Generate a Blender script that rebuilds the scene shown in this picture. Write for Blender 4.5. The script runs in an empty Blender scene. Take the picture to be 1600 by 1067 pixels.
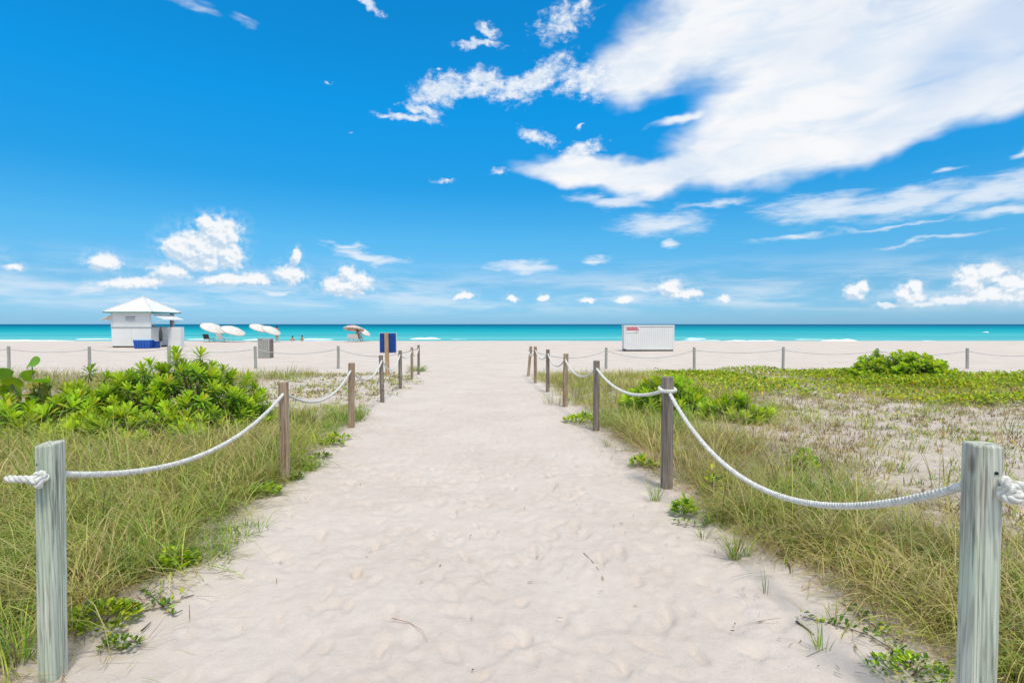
import bpy, bmesh, math, random
import numpy as np
from mathutils import Vector, Matrix
R = math.radians
random.seed(7)
rng = np.random.default_rng(7)
scn = bpy.context.scene
COL = scn.collection

# ------------------------------------------------------------------ camera
F = 850.0                                   # focal length in photo pixels (1600 wide)
EYE = 1.55
PITCH = math.atan(27.0 / F)
cam_d = bpy.data.cameras.new('camera')
cam_d.sensor_width = 36.0
cam_d.lens = F / 1600 * 36
cam_d.clip_start = 0.05
cam_d.clip_end = 60000
cam = bpy.data.objects.new('camera', cam_d)
cam.location = (0, 0, EYE)
cam.rotation_euler = (R(90) - PITCH, 0, 0)
COL.objects.link(cam)
scn.camera = cam

# ------------------------------------------------------------------ view
scn.view_settings.view_transform = 'Standard'
scn.view_settings.look = 'None'
scn.view_settings.gamma = 1
scn.view_settings.use_curve_mapping = False
scn.view_settings.exposure = 0.0

# ------------------------------------------------------------------ sun
SUN_EL, SUN_AZ = 64.0, 158.0                 # azimuth measured from +Y towards +X
sun_d = bpy.data.lights.new('sun', 'SUN')
sun_d.energy = 2.75
sun_d.angle = R(12)               # the sun stands behind the thin cirrus sheet: soft shadows
sun_d.color = (1.0, 0.945, 0.85)
sun = bpy.data.objects.new('sun', sun_d)
sdir = Vector((math.sin(R(SUN_AZ)) * math.cos(R(SUN_EL)), math.cos(R(SUN_AZ)) * math.cos(R(SUN_EL)), math.sin(R(SUN_EL))))
sun.rotation_euler = (-sdir).to_track_quat('-Z', 'Y').to_euler()
sun.location = sdir * 60
COL.objects.link(sun)

# ------------------------------------------------------------------ world: Nishita sky with procedural clouds
SKY_STRENGTH = 0.12
world = bpy.data.worlds.new('World')
scn.world = world
world.use_nodes = True
try:
    world.cycles.sampling_method = 'MANUAL'
    world.cycles.sample_map_resolution = 512
except Exception:
    pass

class G:
    """tiny node-graph writer"""
    def __init__(s, tree):
        s.t = tree; s.n = tree.nodes; s.l = tree.links
    def new(s, typ, **kw):
        nd = s.n.new(typ)
        for k, v in kw.items():
            setattr(nd, k, v)
        return nd
    def put(s, sock, v):
        if hasattr(v, 'is_output'):
            s.l.new(v, sock)
        elif v is not None:
            try:
                sock.default_value = v
            except Exception:
                sock.default_value = (v[0], v[1], v[2], 1.0)
    def math(s, op, a, b=None, c=None, clamp=False):
        nd = s.new('ShaderNodeMath', operation=op); nd.use_clamp = clamp
        s.put(nd.inputs[0], a); s.put(nd.inputs[1], b)
        if c is not None: s.put(nd.inputs[2], c)
        return nd.outputs[0]
    def vmath(s, op, a, b=None, out=0):
        nd = s.new('ShaderNodeVectorMath', operation=op)
        s.put(nd.inputs[0], a)
        if b is not None: s.put(nd.inputs[1], b)
        return nd.outputs[out]
    def mapping(s, vec, loc=(0, 0, 0), rot=(0, 0, 0), scale=(1, 1, 1), typ='POINT'):
        nd = s.new('ShaderNodeMapping', vector_type=typ)
        s.put(nd.inputs['Vector'], vec)
        if typ != 'NORMAL' and 'Location' in nd.inputs: nd.inputs['Location'].default_value = loc
        nd.inputs['Rotation'].default_value = rot
        nd.inputs['Scale'].default_value = scale
        return nd.outputs[0]
    def noise(s, vec, scale=1, detail=4, rough=0.5, dist=0.0, out='Fac', dim='3D', lac=2.0):
        nd = s.new('ShaderNodeTexNoise', noise_dimensions=dim)
        if vec is not None: s.put(nd.inputs['Vector'], vec)
        nd.inputs['Scale'].default_value = scale
        nd.inputs['Detail'].default_value = detail
        nd.inputs['Roughness'].default_value = rough
        nd.inputs['Distortion'].default_value = dist
        nd.inputs['Lacunarity'].default_value = lac
        return nd.outputs[out]
    def mix(s, fac, a, b, blend='MIX'):
        nd = s.new('ShaderNodeMix', data_type='RGBA', blend_type=blend)
        s.put(nd.inputs[0], fac); s.put(nd.inputs[6], a); s.put(nd.inputs[7], b)
        return nd.outputs[2]
    def range(s, v, a, b, c=0.0, d=1.0, smooth=True):
        nd = s.new('ShaderNodeMapRange', interpolation_type='SMOOTHSTEP' if smooth else 'LINEAR')
        nd.clamp = True
        s.put(nd.inputs['Value'], v)
        for k, x in zip(('From Min', 'From Max', 'To Min', 'To Max'), (a, b, c, d)):
            s.put(nd.inputs[k], x)
        return nd.outputs[0]
    def ramp(s, fac, stops, interp='LINEAR'):
        nd = s.new('ShaderNodeValToRGB')
        e = nd.color_ramp.elements
        nd.color_ramp.interpolation = interp
        while len(e) < len(stops): e.new(0.5)
        for el, (p, c) in zip(e, stops):
            el.position = p; el.color = (c[0], c[1], c[2], 1)
        s.put(nd.inputs[0], fac)
        return nd.outputs[0]

def px_dir(u, v):
    """photo pixel -> azimuth, elevation in degrees (horizon row 506.5)"""
    az = math.atan((u - 800) / F)
    el = math.atan((506.5 - v) / F * math.cos(az))
    return math.degrees(az), math.degrees(el), az, el

def blob_group(name, blobs, smooth):
    """group: direction (az, el, 0) in degrees -> 1 - normalised distance to the nearest cloud body"""
    t = bpy.data.node_groups.new(name, 'ShaderNodeTree')
    t.interface.new_socket('Vector', in_out='INPUT', socket_type='NodeSocketVector')
    t.interface.new_socket('Field', in_out='OUTPUT', socket_type='NodeSocketFloat')
    g = G(t)
    gi = g.new('NodeGroupInput'); go = g.new('NodeGroupOutput')
    cur = None
    sx = g.new('ShaderNodeSeparateXYZ'); g.put(sx.inputs[0], gi.outputs[0])
    for b in blobs:
        u, v, ru, rv, rot = b[:5]
        w = b[5] if len(b) > 5 else 0.0
        if name == 'cumulus_field' and rv <= 8: w += .16        # small far puffs are thinner
        if name == 'puff_field' and rv <= 5: w += .25
        azd, eld, az, el = px_dir(u, v)
        kx = math.degrees(1 / F) * math.cos(az) ** 2
        ky = math.degrees(1 / F) * math.cos(az) * math.cos(el) ** 2
        cb = g.new('ShaderNodeCombineXYZ')       # z carries the running result (scaled away): keeps the graph sequential
        g.put(cb.inputs[0], sx.outputs[0]); g.put(cb.inputs[1], sx.outputs[1]); g.put(cb.inputs[2], cur)
        m = g.mapping(cb.outputs[0], (azd, eld, 0), (0, 0, R(-rot)), (ru * kx, rv * ky, 1e9), 'TEXTURE')
        d = g.vmath('LENGTH', m, out=1)
        if w: d = g.math('ADD', d, w)
        cur = d if cur is None else g.math('SMOOTH_MIN', cur, d, smooth)
    g.put(go.inputs[0], g.math('SUBTRACT', 1.0, cur))
    return t

CIRRUS = [(1300, 120, 200, 100, -10), (1220, 245, 190, 38, -12), (1190, 40, 250, 110, 0), (1260, 150, 230, 90, -8), (1480, 60, 260, 120, 0, .12), (1180, 205, 150, 60, -12),
          (1400, 195, 260, 52, -17), (1580, 130, 160, 55, -16), (1100, 262, 170, 32, -7), (945, 270, 150, 28, 5), (1000, 110, 120, 70, -8, .2), (1060, 190, 70, 14, -10, .25)]
STREAK = [(1290, 325, 130, 26, 3), (1400, 318, 170, 24, -5), (1545, 300, 160, 26, -10), (1570, 328, 90, 12, -5), (1030, 350, 85, 22, -2), (955, 316, 75, 14, 4), (1110, 318, 90, 9, -4, .25),
          (575, 403, 78, 10, 8), (545, 385, 50, 8, 6, .2), (815, 420, 62, 12, 5), (300, 15, 130, 30, 8, .62), (390, 40, 60, 18, 12, .68), (1240, 372, 110, 9, -4, .3),
          (1450, 378, 150, 8, -5, .3), (1000, 449, 110, 12, 0, .25), (150, 452, 90, 13, -8, .2), (930, 408, 24, 7, 0, .1), (1045, 381, 16, 8, 0, .1),
          (1478, 269, 40, 6, 0, .3), (1590, 240, 26, 9, 0, .1), (1400, 352, 200, 7, -3, .4), (250, 470, 160, 9, 0, .25), (440, 455, 120, 8, 0, .3)]
ALTO = [(690, 146, 56, 26, -15), (640, 188, 56, 8, 2), (662, 176, 34, 10, 10), (755, 126, 34, 18, -10), (842, 128, 60, 24, -30), (770, 142, 110, 14, -8, .05), (915, 130, 56, 32, 0), (800, 150, 50, 14, -10, .1), (750, 77, 42, 7, -2),
        (764, 56, 20, 11, 25), (578, 14, 34, 10, 28), (838, 218, 34, 14, 12), (905, 238, 40, 16, -10), (880, 40, 70, 42, -20, .3), (690, 113, 8, 5, 0), (905, 200, 8, 5, 0),
        (516, 136, 16, 4, 0, .25), (550, 213, 12, 5, 0, .3), (780, 270, 22, 10, 0, .35), (695, 285, 30, 6, 0, .35), (910, 15, 50, 20, -30, .35)]
CUMULUS = [(318, 392, 52, 36, 0), (345, 366, 38, 28, -10), (325, 352, 18, 16, 0), (280, 388, 30, 24, 0), (360, 400, 26, 24, 0), (165, 412, 30, 16, 0), (395, 437, 36, 11, 0), (352, 438, 40, 11, 0), (455, 430, 26, 17, 0),
           (464, 402, 9, 14, 10), (540, 448, 42, 17, 0), (543, 428, 16, 14, 0), (562, 440, 22, 16, 0), (210, 443, 70, 14, -8, .18), (270, 425, 50, 18, 0, .25), (725, 463, 22, 8, -10), (800, 467, 12, 7, 0), (850, 466, 12, 8, -15),
           (975, 469, 18, 8, 0), (918, 470, 14, 6, 0), (1048, 452, 26, 20, 0, .18), (1075, 460, 30, 12, 0, .2), (1130, 468, 14, 8, 0, .1), (1335, 457, 20, 16, 0), (1345, 448, 12, 10, 0), (1420, 462, 26, 20, 0), (1428, 448, 14, 12, 0), (1385, 477, 26, 7, 0),
           (1515, 440, 30, 25, 0), (1545, 428, 28, 18, 0), (1580, 446, 34, 22, 0), (1555, 462, 60, 18, 0), (1490, 470, 50, 10, 0, .1), (1640, 440, 60, 30, 0), (20, 418, 26, 8, 0, .2), (-60, 400, 60, 20, 0), (1440, 476, 50, 7, 0, .1),
           (-250, 420, 120, 30, 0), (1900, 430, 150, 40, 0)]

def build_world():
    g = G(world.node_tree)
    for nd in list(g.n): g.n.remove(nd)
    out = g.new('ShaderNodeOutputWorld')
    tc = g.new('ShaderNodeTexCoord')
    d = g.vmath('NORMALIZE', tc.outputs['Generated'])
    sx = g.new('ShaderNodeSeparateXYZ'); g.put(sx.inputs[0], d)
    az = g.math('DEGREES', g.math('ARCTAN2', sx.outputs[0], sx.outputs[1]))
    el = g.math('DEGREES', g.math('ARCSINE', sx.outputs[2]))
    cx = g.new('ShaderNodeCombineXYZ'); g.put(cx.inputs[0], az); g.put(cx.inputs[1], el)
    vec = cx.outputs[0]
    sky = g.new('ShaderNodeTexSky', sky_type='NISHITA')
    sky.sun_disc = False
    sky.sun_elevation = R(SUN_EL)
    sky.sun_rotation = R(SUN_AZ)
    sky.air_density = 1.0; sky.dust_density = 0.3; sky.ozone_density = 3.0
    # colour grading of the clear sky with elevation (a polarised, saturated blue)
    grade = g.ramp(g.range(el, 0, 60, smooth=False), SKY_GRADE)
    clear = g.mix(1.0, sky.outputs[0], grade, 'MULTIPLY')
    K = 1.0 / SKY_STRENGTH
    # the cirrus sheet carries on overhead before the sun, added unseen to whiten the skylight
    vn = g.noise(g.mapping(d, scale=(1, 1.6, 1)), 2.2, 4, .55, .4)
    v0 = g.range(g.math('ABSOLUTE', az), 55, 115, 33, 6)  # unseen cloud brought down low at the sides and behind for neutral fill
    fill_veil = g.math('MULTIPLY', g.range(g.math('SUBTRACT', el, v0), 0, 18), g.range(vn, .32, .56, .35, .90))
    clear = g.mix(fill_veil, clear, (.88 * K, .90 * K, .93 * K, 1))
    def warp(v, amp, scale, seed, stretch=(1, 1, 1), detail=3):
        n = g.noise(g.mapping(v, (seed, seed * .7, 0), (0, 0, 0), stretch), scale, detail, .55, out='Color')
        off = g.vmath('SCALE', g.vmath('SUBTRACT', n, (.5, .5, .5)))
        off.node.inputs['Scale'].default_value = amp
        return g.vmath('ADD', v, off)
    def field(tree, v):
        nd = g.new('ShaderNodeGroup'); nd.node_tree = tree
        g.put(nd.inputs[0], v)
        return nd.outputs[0]
    # cirrus sheet
    t1 = blob_group('cirrus_field', CIRRUS, .35)
    v1 = warp(vec, 3.6, .16, 3.1, (1, 1.6, 1))
    f1 = field(t1, v1)
    n1 = g.noise(g.mapping(vec, (2, 5, 0), (0, 0, R(14)), (.4, 1.2, 1)), .42, 7, .58, .5)
    n1b = g.noise(g.mapping(vec, (9, 1, 0), (0, 0, R(-20)), (.5, 1, 1)), .13, 4, .5, .3)
    a1 = g.math('ADD', f1, g.math('MULTIPLY', g.math('SUBTRACT', n1, .5), .36))
    den1 = g.range(a1, -.10, .46)
    den1 = g.math('MULTIPLY', den1, g.range(n1b, .30, .56, .86, 1.0))
    # far-off thickness of the sheet: thinner blue gap at upper right
    gap_t = blob_group('gap_field', [(1470, 105, 130, 75, -8), (1590, 40, 150, 70, 0)], .3)
    gap = g.range(g.math('ADD', field(gap_t, v1), g.math('MULTIPLY', g.math('SUBTRACT', n1, .5), .5)), -.1, .9, 0, .34)
    den1 = g.math('MULTIPLY', den1, g.math('SUBTRACT', 1.0, gap))
    # thin streaks
    t2 = blob_group('streak_field', STREAK, .1)
    v2 = warp(vec, 2.2, .45, 7.7, (.6, 1.4, 1))
    f2 = field(t2, v2)
    n2 = g.noise(g.mapping(vec, (5, 5, 0), (0, 0, R(6)), (.4, 1.9, 1)), .9, 6, .62, .5)
    den2 = g.math('MULTIPLY', g.range(g.math('ADD', f2, g.math('MULTIPLY', g.math('SUBTRACT', n2, .52), 1.3)), -.15, .9), .80)
    # faint banks of distant cloud and haze low over the sea
    nb = g.noise(g.mapping(vec, (3, 2, 0), scale=(.12, .8, 1)), .8, 6, .6, .3)
    bank = g.math('MULTIPLY', g.range(nb, .38, .68), g.math('MULTIPLY', g.range(el, .3, 2.0), g.range(el, 7.5, 2.5)))
    den2 = g.math('MAXIMUM', den2, g.math('MULTIPLY', bank, .55))
    # small high puffs
    t3 = blob_group('puff_field', ALTO, .12)
    v3 = warp(vec, 1.8, .6, 1.3, (1, 1.3, 1))
    f3 = field(t3, v3)
    n3 = g.noise(g.mapping(vec, (1, 8, 0), (0, 0, R(10)), (.8, 1.25, 1)), 1.15, 7, .68, .2)
    den3 = g.range(g.math('ADD', f3, g.math('MULTIPLY', g.math('SUBTRACT', n3, .52), 1.8)), -.14, .75)
    # cumulus over the horizon
    t4 = blob_group('cumulus_field', CUMULUS, .18)
    v4 = warp(vec, .8, 1.1, 5.9, detail=4)
    f4 = field(t4, v4)
    f4u = field(t4, g.vmath('ADD', v4, (.25, .55, 0)))
    n4 = g.noise(vec, 1.25, 9, .62)
    n4u = g.noise(g.vmath('ADD', vec, (.15, .28, 0)), 1.25, 7, .6)
    den4 = g.range(g.math('ADD', f4, g.math('MULTIPLY', g.math('SUBTRACT', n4, .5), 1.2)), -.18, .40)
    den4 = g.math('MAXIMUM', den4, g.math('MULTIPLY', g.math('MULTIPLY', g.range(f4, -.9, .1), g.range(n4, .36, .66)), .22))
    lit4 = g.math('ADD', g.math('MULTIPLY', g.math('SUBTRACT', f4, f4u), .9), g.math('MULTIPLY', g.math('SUBTRACT', n4, n4u), 2.4))  # shading put into the cloud colour: lighter tops, greyer bases
    lit4 = g.range(lit4, -.42, .34)
    lowfade = g.range(el, 0.2, 2.6, .35, 1.0)
    den4 = g.math('MULTIPLY', den4, lowfade)
    # colours (divided by the background strength)
    def c(r, gg, b): return (r * K, gg * K, b * K, 1)
    def backdrop(col):
        b_ = g.new('ShaderNodeBackground'); b_.inputs['Strength'].default_value = SKY_STRENGTH
        g.put(b_.inputs['Color'], col); return b_.outputs[0]
    def mixsh(fac, a, b):
        m = g.new('ShaderNodeMixShader'); g.put(m.inputs[0], fac); g.l.new(a, m.inputs[1]); g.l.new(b, m.inputs[2]); return m.outputs[0]
    streaked = g.mix(g.math('MULTIPLY', den2, lowfade), clear, c(.86, .91, .97))
    cir = g.mix(g.range(n1, .32, .62), c(.78, .86, .95), c(.94, .95, .97))
    upper = g.mix(den1, streaked, cir)
    upper = g.mix(g.math('MULTIPLY', den3, .93), upper, g.mix(g.range(n3, .42, .66), c(.70, .80, .92), c(.93, .95, .98)))
    lower = g.mix(g.math('MULTIPLY', den4, .96), streaked, g.mix(lit4, c(.55, .70, .85), c(.96, .97, .98)))
    zone = g.math('GREATER_THAN', el, 10.8)
    win = g.math('MULTIPLY', g.math('LESS_THAN', g.math('ABSOLUTE', az), 80.0), g.math('MULTIPLY', g.math('GREATER_THAN', el, -.5), g.math('LESS_THAN', el, 50.0)))
    sh = mixsh(win, backdrop(clear), mixsh(zone, backdrop(lower), backdrop(upper)))
    g.l.new(sh, out.inputs['Surface'])

SKY_GRADE = [(e / 60.0, c) for e, c in ((0, (.36, .74, 1.35)), (4, (.36, .72, 1.05)), (8.5, (.29, .90, 1.16)), (13.8, (.10, .93, 1.31)), (21, (.04, 1.16, 1.66)), (34, (.045, 1.2, 1.72)), (60, (.12, 1.1, 1.5)))]
build_world()

# ------------------------------------------------------------------ helpers
def tag(o, label=None, cat=None, group=None, kind=None):
    if label: o['label'] = label
    if cat: o['category'] = cat
    if group: o['group'] = group
    if kind: o['kind'] = kind
    return o
def empty(name, loc, rz=0.0):
    o = bpy.data.objects.new(name, None)
    o.empty_display_size = .1
    o.location = loc; o.rotation_euler = (0, 0, rz)
    COL.objects.link(o)
    return o
def link(name, me, mat=None, parent=None, loc=None, rot=None):
    o = bpy.data.objects.new(name, me)
    if mat is not None:
        me.materials.clear() if len(me.materials) and me.users <= 1 else None
        if len(me.materials) == 0:
            for m in (mat if isinstance(mat, (list, tuple)) else [mat]): me.materials.append(m)
    if parent is not None: o.parent = parent
    if loc is not None: o.location = loc
    if rot is not None: o.rotation_euler = rot
    COL.objects.link(o)
    return o
def copy_tree(o, parent=None):
    c = o.copy(); COL.objects.link(c)
    if parent is not None: c.parent = parent
    for ch in list(o.children): copy_tree(ch, c)
    return c

class MB:
    """collects shapes and links them as one mesh"""
    def __init__(s): s.v = []; s.f = []; s.mi = []
    def add(s, vs, fs, mi=0):
        b = len(s.v); s.v += [tuple(p) for p in vs]
        s.f += [tuple(i + b for i in f) for f in fs]; s.mi += [mi] * len(fs)
        return s
    def box(s, c, d, rz=0.0, mi=0, M=None):
        hx, hy, hz = d[0] / 2, d[1] / 2, d[2] / 2
        vs = [Vector((x, y, z)) for x in (-hx, hx) for y in (-hy, hy) for z in (-hz, hz)]
        if M is not None: vs = [M @ v for v in vs]
        if rz: vs = [Matrix.Rotation(rz, 3, 'Z') @ v for v in vs]
        vs = [v + Vector(c) for v in vs]
        return s.add(vs, [(0, 1, 3, 2), (4, 6, 7, 5), (0, 4, 5, 1), (2, 3, 7, 6), (0, 2, 6, 4), (1, 5, 7, 3)], mi)
    def bar(s, a, b, r0, r1=None, n=8, mi=0, cap=True):
        return s.tube([a, b], [r0, r0 if r1 is None else r1], n, mi, cap)
    def tube(s, pts, rad, n=8, mi=0, cap=True):
        pts = [Vector(p) for p in pts]
        if not hasattr(rad, '__len__'): rad = [rad] * len(pts)
        up = None; rings = []
        for i, p in enumerate(pts):
            t = (pts[min(i + 1, len(pts) - 1)] - pts[max(i - 1, 0)]).normalized()
            if up is None:
                up = Vector((0, 0, 1)) if abs(t.z) < .9 else Vector((1, 0, 0))
            a = (up - t * up.dot(t)).normalized(); b = t.cross(a); up = a
            rings.append([p + (a * math.cos(k / n * 2 * math.pi) + b * math.sin(k / n * 2 * math.pi)) * rad[i] for k in range(n)])
        vs = [v for r in rings for v in r]; fs = []
        for i in range(len(pts) - 1):
            for k in range(n):
                fs.append((i * n + k, i * n + (k + 1) % n, (i + 1) * n + (k + 1) % n, (i + 1) * n + k))
        if cap:
            fs.append(tuple(range(n - 1, -1, -1))); fs.append(tuple((len(pts) - 1) * n + k for k in range(n)))
        return s.add(vs, fs, mi)
    def mesh(s, name, smooth=False):
        me = bpy.data.meshes.new(name)
        me.from_pydata([tuple(v) for v in s.v], [], s.f)
        if any(s.mi): me.polygons.foreach_set('material_index', s.mi)
        if smooth: me.polygons.foreach_set('use_smooth', [True] * len(me.polygons))
        me.update()
        return me
    def build(s, name, mat, parent=None, loc=None, rot=None, smooth=False, bevel=0):
        me = s.mesh(name, smooth)
        if bevel:
            bm = bmesh.new(); bm.from_mesh(me)
            bmesh.ops.bevel(bm, geom=[e for e in bm.edges], offset=bevel, segments=1, affect='EDGES', clamp_overlap=True)
            bm.to_mesh(me); bm.free()
        return link(name, me, mat, parent, loc, rot)

def np_mesh(name, verts, loops, sizes, colors=None, smooth=False):
    """fast mesh from numpy: verts Nx3, loops flat, sizes per face, colors per vertex Nx3"""
    me = bpy.data.meshes.new(name)
    me.vertices.add(len(verts)); me.vertices.foreach_set('co', np.ascontiguousarray(verts, dtype=np.float32).ravel())
    me.loops.add(len(loops)); me.loops.foreach_set('vertex_index', np.ascontiguousarray(loops, dtype=np.int32))
    me.polygons.add(len(sizes))
    st = np.concatenate(([0], np.cumsum(sizes)[:-1])).astype(np.int32)
    me.polygons.foreach_set('loop_start', st)
    if smooth: me.polygons.foreach_set('use_smooth', np.ones(len(sizes), dtype=bool))
    me.update(calc_edges=True)
    if colors is not None:
        at = me.color_attributes.new('Col', 'FLOAT_COLOR', 'POINT')
        c4 = np.ones((len(verts), 4), dtype=np.float32); c4[:, :3] = colors
        at.data.foreach_set('color', c4.ravel())
    return me

# value noise in numpy ------------------------------------------------
_tab = rng.random((256, 256)).astype(np.float32)
def vnoise(x, y):
    xi = np.floor(x).astype(int); yi = np.floor(y).astype(int)
    fx = x - xi; fy = y - yi
    fx = fx * fx * (3 - 2 * fx); fy = fy * fy * (3 - 2 * fy)
    a = _tab[xi & 255, yi & 255]; b = _tab[(xi + 1) & 255, yi & 255]
    c = _tab[xi & 255, (yi + 1) & 255]; d = _tab[(xi + 1) & 255, (yi + 1) & 255]
    return (a * (1 - fx) + b * fx) * (1 - fy) + (c * (1 - fx) + d * fx) * fy
def fbm(x, y, oct=4, gain=.5):
    s = 0; a = 1; n = 0
    for k in range(oct):
        s = s + a * vnoise(x * 2 ** k + 17.3 * k, y * 2 ** k + 9.1 * k); n += a; a *= gain
    return s / n

# ------------------------------------------------------------------ ground shape
SEA_Z = -0.75
_py = np.array([-20, 0, 5, 8, 11, 14, 17, 20, 24, 40, 60, 64, 70, 80, 100.])
_pz = np.array([.0, 0, 0, -.035, -.085, -.145, -.205, -.265, -.30, -.30, -.30, -.42, -.70, -1.1, -1.6])
def zprof(y): return np.interp(y, _py, _pz)
# fence lines of the path (x as a function of y)
LY = np.array([0, 2.37, 5.32, 8.27, 11.2, 14.2, 17.1, 19.6, 30]); LX = np.array([-1.75, -1.97, -2.23, -2.40, -2.56, -2.73, -2.90, -3.35, -3.6])
RY = np.array([0, 1.96, 5.05, 8.06, 10.6, 13.5, 15.9, 18.6, 30]); RX = np.array([2.3, 1.99, 1.45, 1.25, 1.03, .90, .68, .55, .4])
def bl(y): return np.interp(y, LY, LX)
def br(y): return np.interp(y, RY, RX)
def vegmask(x, y):
    """0 on the path and the open beach, 1 well inside the dune"""
    d = np.maximum(bl(y) - x, x - br(y))
    m = np.clip((d + .1) / 1.0, 0, 1)
    e = np.clip((20.5 - y) / 3.0, 0, 1)
    return m * e
prints = []
for k in range(2600):
    yy = 1.1 + 15 * random.random() ** 1.1
    xx = random.uniform(float(bl(yy)) + .25, float(br(yy)) - .15)
    prints.append((xx, yy, random.gauss(0, .5) + (math.pi if random.random() < .5 else 0), random.uniform(.03, .115), random.uniform(.022, .052), random.uniform(.004, .018) * random.random() ** .5))
def zlow(x, y):
    z = zprof(y)
    m = vegmask(x, y)
    z = z + m * (.02 + .16 * (fbm(x * .45 + 3, y * .45 + 8, 3) - .42))
    z = z + .03 * (fbm(x * .35 + 40, y * .35 + 11, 2) - .5) * np.clip(1 - (y - 55) / 5, 0, 1)
    return z
def zhgt(x, y):
    z = zlow(x, y)
    near = np.clip((26 - y) / 14, .25, 1) * np.clip(1 - (y - 55) / 5, 0, 1)
    z = z + near * (.030 * (fbm(x * 1.5, y * 1.5 + 5, 2) - .5) + .030 * (fbm(x * 5.0 + 9, y * 5.0, 4, .55) - .5))
    return z
def gz(x, y): return float(zlow(np.array([x]), np.array([y]))[0])

def ground_px(u, v, dz=0.0):
    """photo pixel of a point standing on the ground -> world x, y, z"""
    tx = (u - 800) / F; tz = (533.5 - v) / F
    cp, sp = math.cos(PITCH), math.sin(PITCH)
    dx, dy, dzz = tx, cp + tz * sp, -sp + tz * cp
    z = 0.0
    for _ in range(30):
        t = (z + dz - EYE) / dzz
        z = .5 * z + .5 * gz(dx * t, dy * t)
    t = (z + dz - EYE) / dzz
    return dx * t, dy * t, z
def at_px(u, v, Y):
    tx = (u - 800) / F; tz = (533.5 - v) / F
    cp, sp = math.cos(PITCH), math.sin(PITCH)
    t = Y / (cp + tz * sp)
    return Vector((tx * t, Y, EYE + (-sp + tz * cp) * t))

# ------------------------------------------------------------------ materials
def mat_new(name):
    m = bpy.data.materials.new(name); m.use_nodes = True
    g = G(m.node_tree)
    return m, g, g.n['Principled BSDF']
def mat_plain(name, col, rough=.6, spec=.4, metal=0.0, var=.08, scale=6.0, bump=0.0):
    m, g, p = mat_new(name)
    tc = g.new('ShaderNodeTexCoord')
    n = g.noise(tc.outputs['Object'], scale, 5, .6)
    a = tuple(max(0, c * (1 - var)) for c in col) + (1,); b = tuple(min(1, c * (1 + var)) for c in col) + (1,)
    g.put(p.inputs['Base Color'], g.mix(g.range(n, .3, .7), a, b))
    p.inputs['Roughness'].default_value = rough
    p.inputs['Specular IOR Level'].default_value = spec
    p.inputs['Metallic'].default_value = metal
    if bump:
        bp = g.new('ShaderNodeBump'); bp.inputs['Strength'].default_value = bump; bp.inputs['Distance'].default_value = .01
        g.put(bp.inputs['Height'], n); g.put(p.inputs['Normal'], bp.outputs[0])
    return m
def mat_sand():
    m, g, p = mat_new('sand')
    geo = g.new('ShaderNodeNewGeometry')
    pos = geo.outputs['Position']
    n1 = g.noise(pos, .9, 5, .6)
    n2 = g.noise(pos, 9.0, 6, .65)
    n3 = g.noise(pos, 420.0, 3, .7)
    col = g.mix(g.range(n1, .3, .7), (.575, .485, .41, 1), (.645, .56, .488, 1))
    col = g.mix(g.range(n2, .30, .75, 0, .5), col, (.70, .62, .55, 1))
    col = g.mix(g.range(n3, .62, .80, 0, .6), col, (.40, .31, .25, 1))
    col = g.mix(g.range(n3, .36, .22, 0, .5), col, (.78, .73, .69, 1))
    # scattered fragments of shell and dark grit
    vo = g.new('ShaderNodeTexVoronoi'); vo.inputs['Scale'].default_value = 26.0
    g.put(vo.inputs['Vector'], pos)
    sp = g.math('MULTIPLY', g.range(vo.outputs['Distance'], .11, .06), g.range(g.noise(pos, 3.1, 2), .52, .62))
    col = g.mix(g.math('MULTIPLY', sp, .55), col, (.26, .19, .14, 1))
    # litter and humus among the dune plants (vertex mask), also darkening the gaps for shade
    at = g.new('ShaderNodeAttribute', attribute_name='Col')
    lit = g.math('MULTIPLY', at.outputs['Fac'], g.range(g.noise(pos, 5.0, 6, .7), .32, .56))
    col = g.mix(g.math('MULTIPLY', lit, .85), col, (.23, .17, .115, 1))
    g.put(p.inputs['Base Color'], col)
    p.inputs['Roughness'].default_value = .95
    p.inputs['Specular IOR Level'].default_value = .15
    b1 = g.new('ShaderNodeBump'); b1.inputs['Strength'].default_value = .6; b1.inputs['Distance'].default_value = .022
    g.put(b1.inputs['Height'], g.noise(pos, 17.0, 6, .66))
    b2 = g.new('ShaderNodeBump'); b2.inputs['Strength'].default_value = .8; b2.inputs['Distance'].default_value = .005
    g.put(b2.inputs['Height'], g.noise(pos, 160.0, 4, .7)); g.put(b2.inputs['Normal'], b1.outputs[0])
    g.put(p.inputs['Normal'], b2.outputs[0])
    return m
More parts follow.
